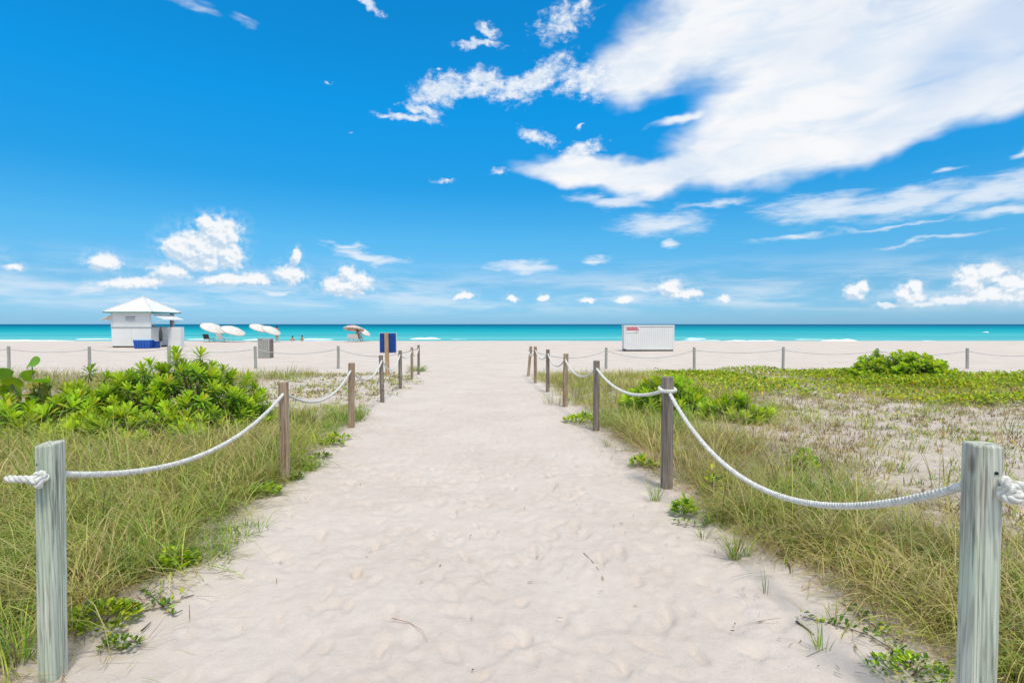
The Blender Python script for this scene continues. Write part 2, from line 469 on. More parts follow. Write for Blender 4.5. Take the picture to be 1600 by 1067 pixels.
def mat_wood(name, c_dark, c_mid, c_light, tint=None, tint_amt=.6):
    m, g, p = mat_new(name)
    tc = g.new('ShaderNodeTexCoord'); oi = g.new('ShaderNodeObjectInfo')
    off = g.new('ShaderNodeCombineXYZ')
    rnd = g.math('MULTIPLY', oi.outputs['Random'], 37.0)
    for k in range(3): g.put(off.inputs[k], rnd)
    v = g.vmath('ADD', tc.outputs['Object'], off.outputs[0])
    vs = g.mapping(v, scale=(1, 1, .045))
    grain = g.noise(vs, 95.0, 6, .65, .4)
    band = g.noise(g.mapping(v, scale=(1, 1, .06)), 26.0, 4, .6, .8)
    blotch = g.noise(g.mapping(v, scale=(1, 1, .35)), 7.0, 4, .6, .5)
    col = g.mix(g.range(grain, .34, .62), c_dark, c_mid)
    col = g.mix(g.range(band, .42, .68), col, c_light)
    if tint is not None:
        col = g.mix(g.range(blotch, .36, .62, 0, tint_amt), col, tint)
    wv = g.new('ShaderNodeTexWave', wave_type='BANDS', bands_direction='DIAGONAL')
    wv.inputs['Scale'].default_value = 34; wv.inputs['Distortion'].default_value = 5.0; wv.inputs['Detail'].default_value = 3; wv.inputs['Detail Scale'].default_value = 1.2
    g.put(wv.inputs['Vector'], g.mapping(v, scale=(1, 1, .05)))
    col = g.mix(g.range(wv.outputs['Fac'],   .62, .95, 0, .32), col, tuple(c * .55 for c in c_dark[:3]) + (1,))
    kn = g.new('ShaderNodeTexVoronoi'); kn.inputs['Scale'].default_value = 6.5
    g.put(kn.inputs['Vector'], g.mapping(v, scale=(1, 1, .42)))
    col = g.mix(g.range(kn.outputs['Distance'], .15, .05, 0, .75), col, tuple(c * .5 for c in c_dark[:3]) + (1,))
    streak = g.range(g.noise(g.mapping(v, (3, 1, 0), scale=(1, 1, .03)), 42.0, 5, .6, .3), .60, .70)
    col = g.mix(g.math('MULTIPLY', streak, .75), col, tuple(c * .42 for c in c_dark[:3]) + (1,))
    g.put(p.inputs['Base Color'], col)
    p.inputs['Roughness'].default_value = .85
    p.inputs['Specular IOR Level'].default_value = .2
    bp = g.new('ShaderNodeBump'); bp.inputs['Strength'].default_value = .5; bp.inputs['Distance'].default_value = .004
    g.put(bp.inputs['Height'], grain)
    b2 = g.new('ShaderNodeBump'); b2.inputs['Strength'].default_value = .8; b2.inputs['Distance'].default_value = .005; b2.invert = True
    g.put(b2.inputs['Height'], streak); g.put(b2.inputs['Normal'], bp.outputs[0])
    g.put(p.inputs['Normal'], b2.outputs[0])
    return m
def mat_foliage(name, trans=.35, rough=.5, spec=.3, rand=.25, hue=.0):
    """plant tissue: colour from the per-vertex attribute, some light let through"""
    m, g, p = mat_new(name)
    at = g.new('ShaderNodeAttribute', attribute_name='Col')
    oi = g.new('ShaderNodeObjectInfo')
    hs = g.new('ShaderNodeHueSaturation')
    g.put(hs.inputs['Color'], at.outputs['Color'])
    g.put(hs.inputs['Value'], g.range(oi.outputs['Random'], 0, 1, 1 - rand, 1 + rand, False))
    g.put(hs.inputs['Hue'], g.range(g.math('FRACT', g.math('MULTIPLY', oi.outputs['Random'], 7.31)), 0, 1, .5 - hue, .5 + hue, False))
    c = hs.outputs[0]
    g.put(p.inputs['Base Color'], c)
    p.inputs['Roughness'].default_value = rough
    p.inputs['Specular IOR Level'].default_value = spec
    tr = g.new('ShaderNodeBsdfTranslucent')
    g.put(tr.inputs['Color'], g.mix(1.0, c, (1.35, 1.25, .75, 1), 'MULTIPLY'))
    mx = g.new('ShaderNodeMixShader'); mx.inputs[0].default_value = trans
    out = g.n['Material Output']
    g.l.new(p.outputs[0], mx.inputs[1]); g.l.new(tr.outputs[0], mx.inputs[2]); g.l.new(mx.outputs[0], out.inputs['Surface'])
    return m
def mat_sea():
    m, g, p = mat_new('sea_water')
    geo = g.new('ShaderNodeNewGeometry')
    sp = g.new('ShaderNodeSeparateXYZ'); g.put(sp.inputs[0], geo.outputs['Position'])
    y = g.math('ADD', sp.outputs[1], g.math('MULTIPLY', g.math('SUBTRACT', g.noise(g.mapping(geo.outputs['Position'], scale=(.35, 1, 1)), .012, 4, .6), .5), 90))
    lg = g.math('LOGARITHM', g.math('MAXIMUM', y, 20.0), 10.0)
    col = g.ramp(g.range(lg, 1.7, 3.9, smooth=False), SEA_RAMP)
    st = g.noise(g.mapping(geo.outputs['Position'], scale=(.12, 1, 1)), .06, 5, .6)
    col = g.mix(g.range(st, .38, .62, 0, .8), col, g.mix(1.0, col, (.6, .78, .88, 1), 'MULTIPLY'))
    df = g.new('ShaderNodeBsdfDiffuse'); g.put(df.inputs['Color'], col)
    gl = g.new('ShaderNodeBsdfGlossy'); gl.inputs['Roughness'].default_value = .3
    mx = g.new('ShaderNodeMixShader'); mx.inputs[0].default_value = .045
    g.l.new(df.outputs[0], mx.inputs[1]); g.l.new(gl.outputs[0], mx.inputs[2])
    g.l.new(mx.outputs[0], g.n['Material Output'].inputs['Surface'])
    b = g.new('ShaderNodeBump'); b.inputs['Strength'].default_value = .8; b.inputs['Distance'].default_value = .5
    g.put(b.inputs['Height'], g.noise(g.mapping(geo.outputs['Position'], scale=(.5, 1, 1)), .5, 6, .65))
    g.put(gl.inputs['Normal'], b.outputs[0]); g.put(df.inputs['Normal'], b.outputs[0])
    return m
SEA_RAMP = [(0.0, (.24, .56, .52)), (.14, (.09, .48, .49)), (.26, (.01, .385, .43)), (.36, (.0, .28, .36)), (.48, (.0, .19, .28)), (.64, (.0, .13, .24)), (1.0, (.0, .09, .20))]

M = {}
M['sand'] = mat_sand()
M['sea'] = mat_sea()
M['foam'] = mat_plain('sea_foam', (.88, .92, .92), .8, .2, var=.03)
M['wood_green'] = mat_wood('treated_wood', (.29, .275, .225, 1), (.52, .515, .43, 1), (.69, .68, .58, 1), (.49, .58, .44, 1), .55)
M['wood_brown'] = mat_wood('weathered_brown_wood', (.22, .14, .09, 1), (.41, .285, .195, 1), (.56, .44, .32, 1), (.36, .23, .145, 1), .5)
M['wood_grey'] = mat_wood('weathered_grey_wood', (.15, .115, .095, 1), (.25, .205, .17, 1), (.40, .345, .29, 1), (.22, .175, .14, 1), .4)
M['wood_pale'] = mat_wood('pale_grey_wood', (.28, .27, .235, 1), (.38, .365, .325, 1), (.48, .465, .42, 1))
M['wood_tan'] = mat_wood('tan_wood', (.36, .22, .11, 1), (.50, .33, .18, 1), (.60, .42, .25, 1))
M['rope'] = mat_plain('white_rope', (.68, .66, .605), .9, .15, var=.2, scale=38, bump=.5)
M['rope_grey'] = mat_plain('grey_rope', (.46, .46, .45), .9, .15, var=.1)
M['hole'] = mat_plain('bolt_hole_shade', (.03, .028, .025), .9, .1)
M['white'] = mat_plain('white_paint', (.74, .73, .70), .5, .4, var=.03, scale=1.2)
M['white_dirty'] = mat_plain('white_board', (.64, .625, .60), .6, .3, var=.06, scale=1.5)
M['roof'] = mat_plain('white_metal_roof', (.78, .80, .81), .4, .5, var=.04)
M['green_trim'] = mat_plain('green_trim', (.10, .27, .24), .5, .4)
M['dark'] = mat_plain('dark_grey', (.06, .065, .07), .7, .3)
M['grey'] = mat_plain('mid_grey', (.33, .34, .35), .7, .3)
M['blue_bin'] = mat_plain('blue_plastic', (.02, .10, .42), .4, .5)
M['blue_lid'] = mat_plain('light_blue_plastic', (.30, .50, .75), .4, .5)
M['navy'] = mat_plain('navy_board', (.008, .055, .27), .5, .4, var=.15)
M['red_print'] = mat_plain('red_print', (.52, .10, .12), .6, .3)
M['plum_print'] = mat_plain('plum_print', (.22, .18, .24), .6, .3)
M['canvas_white'] = mat_foliage('white_canvas', .3, .9, .1, .02)
M['canvas_peach'] = mat_plain('peach_canvas', (.70, .49, .37), .9, .1)
M['canvas_cream'] = mat_plain('cream_canvas', (.68, .645, .59), .9, .1)
M['skin'] = mat_plain('skin_tan', (.42, .24, .15), .55, .3)
M['hair'] = mat_plain('dark_hair', (.02, .015, .012), .6, .3)
M['swim'] = mat_plain('dark_swimwear', (.05, .05, .08), .7, .2)
M['grass'] = mat_foliage('grass_blade', .28, .5, .3, .0)
M['leaf'] = mat_foliage('leaf', .38, .45, .25, .2, .012)
M['stem'] = mat_plain('woody_stem', (.22, .17, .12), .85, .2, var=.25, scale=12)
M['stalk'] = mat_plain('reddish_stalk', (.42, .24, .17), .9, .1, var=.2)
M['twig'] = mat_plain('dry_twig', (.10, .075, .06), .9, .1, var=.2)

# ------------------------------------------------------------------ ground sheet (path, dune and beach are one sand surface)
def build_ground():
    ys = np.concatenate([np.linspace(-10, 1.0, 14)[:-1], np.arange(1.0, 6.0, .019), 6.0 * 1.0125 ** np.arange(0, 186)])
    ys = np.concatenate([ys, np.linspace(ys[-1] + .6, 100, 40)])
    t = np.linspace(-1, 1, 520)
    sx = .33 * t + .67 * t ** 3
    W = np.maximum(9.0, 2.0 * ys)
    X = W[:, None] * sx[None, :]
    Y = np.repeat(ys[:, None], len(t), 1)
    Z = zhgt(X, Y)
    for (px, py, a, lx, ly, dp) in prints:
        sel = np.nonzero(np.abs(ys - py) < .4)[0]
        if len(sel) == 0: continue
        s0, s1 = sel[0], sel[-1] + 1
        dx = X[s0:s1] - px; dy = Y[s0:s1] - py
        u = -dx * math.sin(a) + dy * math.cos(a); w = dx * math.cos(a) + dy * math.sin(a)
        r = np.sqrt((u / lx) ** 2 + (w / ly) ** 2)
        Z[s0:s1] += -dp * np.exp(-r ** 4 * .8) + dp * .22 * np.exp(-((r - 1.5) / .45) ** 2)
    nr, nc = X.shape
    V = np.stack([X, Y, Z], -1).reshape(-1, 3)
    i = np.arange(nr - 1)[:, None] * nc + np.arange(nc - 1)[None, :]
    q = np.stack([i, i + 1, i + nc + 1, i + nc], -1).reshape(-1)
    vm = vegmask(X, Y)
    vm = np.clip(vm * 1.6, 0, 1) * VEGDENS(X, Y)
    me = np_mesh('sand', V, q, np.full((nr - 1) * (nc - 1), 4), np.repeat(vm.reshape(-1, 1), 3, 1), True)
    o = link('sand_ground', me, M['sand'])
    tag(o, 'pale trampled sand of the path and the wide beach', None, None, 'structure')

def left_d(x, y): return bl(y) - x
def right_d(x, y): return x - br(y)
def bump(v, a, b): return np.clip((v - a) / (b - a), 0, 1)
def VEGDENS(x, y):
    """how much plant litter lies on the sand"""
    L = bump(left_d(x, y), .0, .5) * (1 - bump(y, 8, 10.5) * (1 - bump(-x, 7, 9)) * .8)
    Rr = bump(right_d(x, y), .0, .4) * (1 - bump(right_d(x, y), 1.4, 2.4) * .72)
    return np.maximum(L, Rr) * (1 - bump(y, 17, 20))
build_ground()

# ------------------------------------------------------------------ sea
def build_sea():
    ys = np.concatenate([np.arange(58, 90, 1.0), 90 * 1.06 ** np.arange(0, 96)])
    t = np.linspace(-1, 1, 160)
    W = np.maximum(160, 2.2 * ys)
    X = W[:, None] * t[None, :]
    Y = np.repeat(ys[:, None], len(t), 1)
    sw = np.clip(1 - (Y - 66) / 60, 0, 1)
    Z = SEA_Z + .10 * sw * (vnoise(X * .05, Y * .33) - .5) + .05 * (vnoise(X * .2 + 5, Y * .6) - .5) * np.clip(1 - Y / 400, 0, 1)
    nr, nc = X.shape
    i = np.arange(nr - 1)[:, None] * nc + np.arange(nc - 1)[None, :]
    q = np.stack([i, i + 1, i + nc + 1, i + nc], -1).reshape(-1)
    me = np_mesh('sea', np.stack([X, Y, Z], -1).reshape(-1, 3), q, np.full((nr - 1) * (nc - 1), 4), None, True)
    tag(link('sea', me, M['sea']), 'turquoise sea darkening to blue at the horizon', None, None, 'structure')
build_sea()

def breaker(u0, u1, v, h, thick=1.4, seed=0):
    """one white wave crest seen at photo row v: a ragged ridge of foam lying on the water"""
    Yd = (EYE - SEA_Z - h * .5) * F / (v - 506.5)
    x0 = (u0 - 800) / F * Yd; x1 = (u1 - 800) / F * Yd
    n = max(24, int((x1 - x0) / .25)); k = 9
    xs = np.linspace(x0, x1, n); s = np.linspace(-1, 1, k)
    env = np.clip(np.minimum((xs - x0), (x1 - xs)) / (.22 * (x1 - x0)), 0, 1) ** .7
    env = env * (.35 + .9 * fbm(xs * .5 + seed * 9.7, xs * 0 + seed, 3))
    X = np.repeat(xs[:, None], k, 1) + .2 * (vnoise(xs[:, None] * 1.3 + seed, s[None, :] * 3) - .5)
    Yy = Yd + s[None, :] * thick * (.3 + env[:, None]) + .9 * (fbm(xs * .15 + seed, xs * 0 + 3, 2) - .5)[:, None]
    Z = SEA_Z - .02 + h * env[:, None] * np.cos(s[None, :] * math.pi / 2) ** .8 * (.75 + .5 * vnoise(X * 2.1, Yy * 2.1))
    i = np.arange(n - 1)[:, None] * k + np.arange(k - 1)[None, :]
    q = np.stack([i, i + k, i + k + 1, i + 1], -1).reshape(-1)
    return np.stack([X, np.broadcast_to(Yy, X.shape), Z], -1).reshape(-1, 3), q
def build_foam():
    spec = [(470, 522, 529.6, .30, 1.2), (640, 690, 528.4, .42, 1.3), (1070, 1105, 528.6, .32, 1.0), (1128, 1226, 532.0, .22, 1.0), (1284, 1340, 531.0, .34, 1.1),
            (1440, 1466, 532.6, .26, .8), (380, 436, 530.2, .26, 1.2), (290, 330, 530.0, .2, 1), (-40, 120, 531.4, .2, 1), (445, 560, 532.3, .12, .9), (690, 960, 532.6, .07, .7), (1060, 1130, 531.5, .12, .7),
            (1238, 1290, 530.2, .14, .6), (1470, 1640, 532.9, .10, .7), (120, 180, 529.5, .2, .9), (560, 640, 532.8, .08, .7), (1350, 1440, 532.8, .08, .6), (1537, 1542, 518.5, .5, .8), (700, 735, 529.8, .15, .6)]
    V = []; Q = []; b = 0
    for k, s in enumerate(spec):
        v, q = breaker(s[0], s[1], s[2], s[3] * .72, s[4], k + 1)
        V.append(v); Q.append(q + b); b += len(v)
    q = np.concatenate(Q)
    me = np_mesh('surf_foam', np.concatenate(V), q, np.full(len(q) // 4, 4), None, True)
    tag(link('surf_foam', me, M['foam']), 'white foam of small waves breaking along the shore', 'surf', None, 'stuff')
build_foam()

# ------------------------------------------------------------------ fence posts and ropes
def post_mesh(name, w, h, n=36, rings=14, seed=0, bury=.25, sq=5.0, slant=(0, 0)):
    rn = random.Random(seed)
    vs = []; fs = []
    cracks = [(rn.uniform(0, 2 * math.pi), rn.uniform(.025, .05), rn.uniform(.2, .6), rn.uniform(.5, 1.0), rn.uniform(.005, .011)) for _ in range(9)]
    zs = [-bury] + [i / (rings - 1) * (h - .006) for i in range(rings)] + [h]
    for zi, z in enumerate(zs):
        f = z / h
        for k in range(n):
            a = k / n * 2 * math.pi
            c, s_ = math.cos(a), math.sin(a)
            r = (abs(c) ** sq + abs(s_) ** sq) ** (-1 / sq) * w / 2
            r += .0016 * math.sin(a * 9 + seed) + .0012 * math.sin(a * 17 + seed * 2.3)
            for (ca, cw, c0, c1, cd) in cracks:
                dd = abs((a - ca + math.pi) % (2 * math.pi) - math.pi)
                if dd < cw * 2 and c0 - .35 < f < c1: r -= cd * max(0, 1 - dd / (cw * 2))
            if zi == len(zs) - 1: r *= .94
            vs.append((r * c, r * s_, z + (slant[0] * r * c + slant[1] * r * s_ if f > .9 else 0)))
    m = len(zs)
    for i in range(m - 1):
        for k in range(n):
            fs.append((i * n + k, i * n + (k + 1) % n, (i + 1) * n + (k + 1) % n, (i + 1) * n + k))
    cidx = len(vs); vs.append((0, 0, h - .003))
    for k in range(n): fs.append(((m - 1) * n + k, (m - 1) * n + (k + 1) % n, cidx))
    mb = MB(); mb.add(vs, fs)
    return mb.mesh(name)

def rope_mesh(mb, pts, r, strands=True, pitch=.062):
    pts = [Vector(p) for p in pts]
    if not strands:
        mb.tube(pts, r, 8); return
    # resample finely
    L = [0]
    for a, b in zip(pts, pts[1:]): L.append(L[-1] + (b - a).length)
    n = max(8, int(L[-1] / (pitch / 8)))
    P = []; j = 0
    for i in range(n + 1):
        d = L[-1] * i / n
        while j < len(L) - 2 and L[j + 1] < d: j += 1
        q = (d - L[j]) / max(1e-9, L[j + 1] - L[j])
        P.append(pts[j].lerp(pts[j + 1], q))
    up = None; FR = []
    for i in range(n + 1):
        t = (P[min(i + 1, n)] - P[max(i - 1, 0)]).normalized()
        if up is None: up = Vector((0, 0, 1)) if abs(t.z) < .9 else Vector((1, 0, 0))
        a = (up - t * up.dot(t)).normalized(); up = a
        FR.append((a, t.cross(a)))
    for s in range(3):
        q = []
        for i in range(n + 1):
            ph = 2 * math.pi * (L[-1] * i / n / pitch + s / 3)
            q.append(P[i] + (FR[i][0] * math.cos(ph) + FR[i][1] * math.sin(ph)) * r * .56)
        mb.tube(q, r * .47, 7)
def sag(a, b, s, n=24):
    a, b = Vector(a), Vector(b)
    return [a.lerp(b, i / n) - Vector((0, 0, s * 4 * (i / n) * (1 - i / n))) for i in range(n + 1)]

GP_PATH = 'wooden posts along the sand path'
GP_BEACH = 'thin posts of the rope fence across the beach'
ORD = ['nearest', 'second', 'third', 'fourth', 'fifth', 'sixth', 'seventh']
# photo rows of base and top, and depth of each post: (u, v_top, depth, width, material)
LPOST = [(72, 692, 2.36, .083, 'wood_green'), (444, 597, 5.32, .083, 'wood_brown'), (548.5, 567, 8.27, .082, 'wood_brown'), (597, 555, 11.2, .082, 'wood_grey'), (625, 547.5, 14.2, .082, 'wood_grey'), (643.5, 542.5, 17.1, .08, 'wood_brown'), (654, 539, 19.4, .08, 'wood_grey')]
RPOST = [(1535, 693, 1.97, .096, 'wood_green'), (1043, 588.5, 5.05, .094, 'wood_grey'), (932, 563.5, 8.06, .09, 'wood_grey'), (883, 552.5, 10.6, .085, 'wood_brown'), (856, 546, 13.5, .085, 'wood_grey'), (836.5, 541.5, 15.9, .085, 'wood_brown'), (825.5, 541, 18.6, .09, 'wood_brown')]
LLAB = ['greenish weathered post with a knotted rope end, nearest on the left edge of the photo',
        'brown cracked post left of the path, second from the front on that side',
        'brown post left of the path, third from the front on that side',
        'grey post left of the path standing just left of the blue board',
        'grey post left of the path standing just right of the blue board',
        'brownish post left of the path, last but one before the beach',
        'farthest left post of the path, beside a green grass tuft at the beach end']
RLAB = ['greenish weathered post with a thick white knot, nearest at the right edge',
        'dark grey post right of the path with rope wrapped round its upper part',
        'dark grey post right of the path, next one behind the rope-wrapped post',
        'brown post right of the path, fourth from the front',
        'grey post right of the path, fifth from the front, left of the brown fourth one',
        'reddish brown post right of the path, last but one before the beach',
        'farthest right post of the path, slightly leaning, at the open beach']
def make_posts(rows, labs, side, rots):
    out = []
    for i, (u, vt, Y, w, mt) in enumerate(rows):
        top = at_px(u, vt, Y)
        x = top.x; z0 = gz(x, Y)
        h = top.z - z0
        me = post_mesh('post', w, h, 132 if i == 0 else 56, 22 if i == 0 else 12, seed=i * 5 + (3 if side > 0 else 1), slant=((.10, .10) if i == 0 and side < 0 else (0, .0)))
        o = link('fence_post', me, M[mt], None, (x, Y, z0), (0, 0, rots[i]))
        tag(o, labs[i], 'post', GP_PATH)
        out.append((o, Vector((x, Y, z0)), h, w))
    return out
LP = make_posts(LPOST, LLAB, -1, [R(2), R(6), R(-8), R(10), R(-5), R(4), 0])
RP = make_posts(RPOST, RLAB, 1, [R(-14), R(5), R(-6), R(9), R(3), R(-7), 0])
RP[6][0].rotation_euler = (0, R(5), 0)
LP[0][0].rotation_euler[1] = R(.9)
for f in (1,):   # slight natural lean
    LP[1][0].rotation_euler[1] = R(-.4); LP[3][0].rotation_euler[1] = R(-1.5); LP[2][0].rotation_euler[1] = R(.6); RP[3][0].rotation_euler[1] = R(1.0)

def hole_of(P, drop=.115): return P[1] + Vector((0, 0, P[2] - drop))
DROPL = [.135, .105, .11, .10, .10, .11, .12]; DROPR = [.135, .115, .11, .11, .10, .10, .12]
SAGL = [.235, .25, .26, .30, .16, .22]; SAGR = [.46, .19, .22, .22, .2, .2]
names = ['nearest', 'second', 'third', 'fourth', 'fifth', 'sixth', 'seventh']
for side, PS, DR, SG, sname in ((-1, LP, DROPL, SAGL, 'left'), (1, RP, DROPR, SAGR, 'right')):
    for i in range(len(PS) - 1):
        a = hole_of(PS[i], DR[i]); b = hole_of(PS[i + 1], DR[i + 1])
        mb = MB()
        r = .0162 if side < 0 else .0175
        rope_mesh(mb, sag(a, b, SG[i], 40), r if i < 2 else .017, i < 2)
        o = mb.build('rope', M['rope'], smooth=True)
        if i == 0:
            lab = 'thick white rope sagging from the nearest %s post to the second one' % sname
        else:
            lab = 'white rope span sagging between the %s and %s posts on the %s of the path' % (names[i], names[i + 1], sname)
        tag(o, lab, 'rope', 'rope spans along the path')
        if i == 0:
            ropeo = o
        # knots and details of the nearest posts
        if i == 0:
            p = PS[0][1]
            w = PS[0][3]
            kc = a + Vector((0, 0, 0))
            front = Vector((0, -1, 0))
            if side < 0:
                kc = Vector((p.x + w * .28, p.y - w * .5 - .030, a.z - .005)); tail = Vector((-.105, -.03, .012))
                ksc = .0108
            else:
                kc = Vector((p.x + w * .42, p.y - w * .5 - .030, a.z - .012)); tail = Vector((.19, .0, .002)); ksc = .0155
            # overhand (trefoil) knot hugging the post face, with a tail
            pts = []
            rotm = Matrix.Rotation(R(62 if side < 0 else 70), 3, 'X') @ Matrix.Rotation(R(25 if side < 0 else -35), 3, 'Z')
            for k in range(61):
                t = k / 60 * 2 * math.pi * .985
                v = Vector((math.sin(t) + 2 * math.sin(2 * t), math.cos(t) - 2 * math.cos(2 * t), -1.25 * math.sin(3 * t))) * ksc * .78
                pts.append(kc + rotm @ v)
            kb = MB()
            rope_mesh(kb, pts, .0165 if side < 0 else .019, True, .06)
            st = pts[0]
            tl = [kc + (rotm @ Vector((0, 0, 0))), kc + tail * .35 + Vector((0, -.012, .004)), kc + tail * .7 + Vector((0, -.008, .002)), kc + tail]
            rope_mesh(kb, tl, .0165 if side < 0 else .021, True, .06)
            ab = MB()
            rope_mesh(kb, [Vector((p.x + (w * -.25 if side < 0 else w * .3), p.y - w * .3, a.z)), kc], .016, True, .06)
            ko = kb.build('rope_knot', M['rope'], ropeo, smooth=True)
            # bored hole above the knot: a dark disc stands in for its shade
            hb = MB()
            hx = -w * .22 if side < 0 else w * .22
            hz = PS[0][2] - (.085 if side < 0 else .095)
            hb.tube([(hx, -w * .5 + .004, hz), (hx, -w * .5 - .0008, hz)], .007 if side < 0 else .006, 14)
            hb.build('bolt_hole', M['hole'], PS[0][0])
# rope wrapped round the second right post
P2 = RP[1]
mb = MB()
for lv, (dz, tilt) in enumerate(((.118, .012), (.146, -.006))):
    pts = []
    for k in range(33):
        a = k / 32 * 2 * math.pi
        c, s_ = math.cos(a), math.sin(a)
        rr = (abs(c) ** 4 + abs(s_) ** 4) ** (-.25) * (.047 + .019)
        pts.append(P2[1] + Vector((rr * c, rr * s_, P2[2] - dz + tilt * s_)))
    if lv == 0: rope_mesh(mb, pts, .019, True)
tag(mb.build('rope_wrap', M['rope'], smooth=True), 'short white rope loop wrapped round the dark grey second right post', 'rope')

# beach fence: thin posts and thin grey ropes
BX = [-127, 13, 139, 264, 399, 528, 947, 1085, 1224, 1371, 1512, 1652]
BT = [541, 541, 541.5, 540, 541, 540.5, 543, 542.5, 542, 544, 544, 544]
BY = 22.4
BLAB = {-127: None, 13: 'thin beach fence post at the far left edge of the photo', 139: 'thin grey beach post in front of the left end of the white hut',
        264: 'thin beach post seen behind the naupaka shrub under the hut counter', 399: 'thin beach post just left of the small wooden bin',
        528: 'thin beach post on the left, last one before the gap of the path', 947: 'thin beach post left of the white container, first right of the path gap',
        1085: 'thin beach post just right of the white container', 1224: 'thin beach post midway between the white container and the round green shrub', 1371: 'thin beach post partly behind the left side of the round green shrub',
        1512: 'thin beach post on bare sand right of the round green shrub', 1652: None}
bp = []
for k, (u, vt) in enumerate(zip(BX, BT)):
    top = at_px(u, vt, BY); z0 = gz(top.x, BY)
    bp.append((top.x, z0, top.z - z0))
    if u in (-127, 1652): continue
    me = post_mesh('beach_post', .105 if u != 264 else .12, top.z - z0, 16, 6, seed=k * 3 + 40, sq=2.6)
    tag(link('fence_post', me, M['wood_pale'], None, (top.x, BY, z0), (0, R(random.uniform(-1, 1)), 0)), BLAB[u], 'post', GP_BEACH)
def gspan(p, q, s, label):
    mb = MB(); mb.tube(sag(p, q, s, 18), .013, 6)
    tag(mb.build('rope', M['rope_grey'], smooth=True), label, 'rope', 'thin grey ropes of the beach fence')
def bpt(k): return Vector((bp[k][0], BY, bp[k][1] + bp[k][2] - .12))
gspan(bpt(0), bpt(1), .12, 'thin grey beach rope running off the left edge of the photo')
gspan(bpt(1), bpt(2), .12, 'thin grey beach rope left of the hut, first span from the left edge')
gspan(bpt(2), bpt(3), .12, 'thin grey beach rope in front of the white hut')
gspan(bpt(3), bpt(4), .14, 'thin grey beach rope between the shrub and the small wooden bin')
gspan(bpt(4), bpt(5), .20, 'thin grey beach rope running right from the small wooden bin')
gspan(bpt(5), hole_of(LP[6]), .30, 'thin grey beach rope passing behind the blue board')
gspan(hole_of(RP[6]), bpt(6), .30, 'thin grey beach rope from the farthest right path post')
gspan(bpt(6), bpt(7), .32, 'thin grey beach rope sagging in front of the white container')
gspan(bpt(7), bpt(8), .12, 'thin grey beach rope just right of the white container')
gspan(bpt(8), bpt(9), .16, 'thin grey beach rope left of the round green shrub')
gspan(bpt(9), bpt(10), .16, 'thin grey beach rope passing behind the round green shrub')
gspan(bpt(10), bpt(11), .2, 'thin grey beach rope running off the right edge of the photo')

# ------------------------------------------------------------------ blue board on a wooden post, seen from behind
def build_sign():
    Y = 18.7
    top = at_px(605, 520, Y); x = top.x; z0 = gz(x, Y)
    r = empty('sign_board', (x, Y, z0), R(-3)); tag(r, 'dark blue board on a tan wooden post, seen from behind beside the path', 'sign')
    h = top.z - z0
    s = MB(); s.box((0, 0, h / 2 - .15), (.125, .10, h + .3)); s.build('post', M['wood_tan'], r, bevel=.006, rot=(0, R(-1.2), 0))
    p = MB(); p.box((0, .075, h - .345), (.56, .03, .66)); p.build('panel', M['navy'], r, bevel=.004)
    e = MB(); e.box((0, .098, h - .35), (.60, .012, .70)); e.build('panel_rim', M['white'], r)
    for zz in (h - .12, h - .58):
        c = MB(); c.box((0, .055, zz), (.40, .008, .05)); c.build('bracket', M['navy'], r)
        b = MB(); b.tube([(0, -.051, zz), (0, -.058, zz)], .012, 8); b.build('bolt', M['grey'], r)
build_sign()

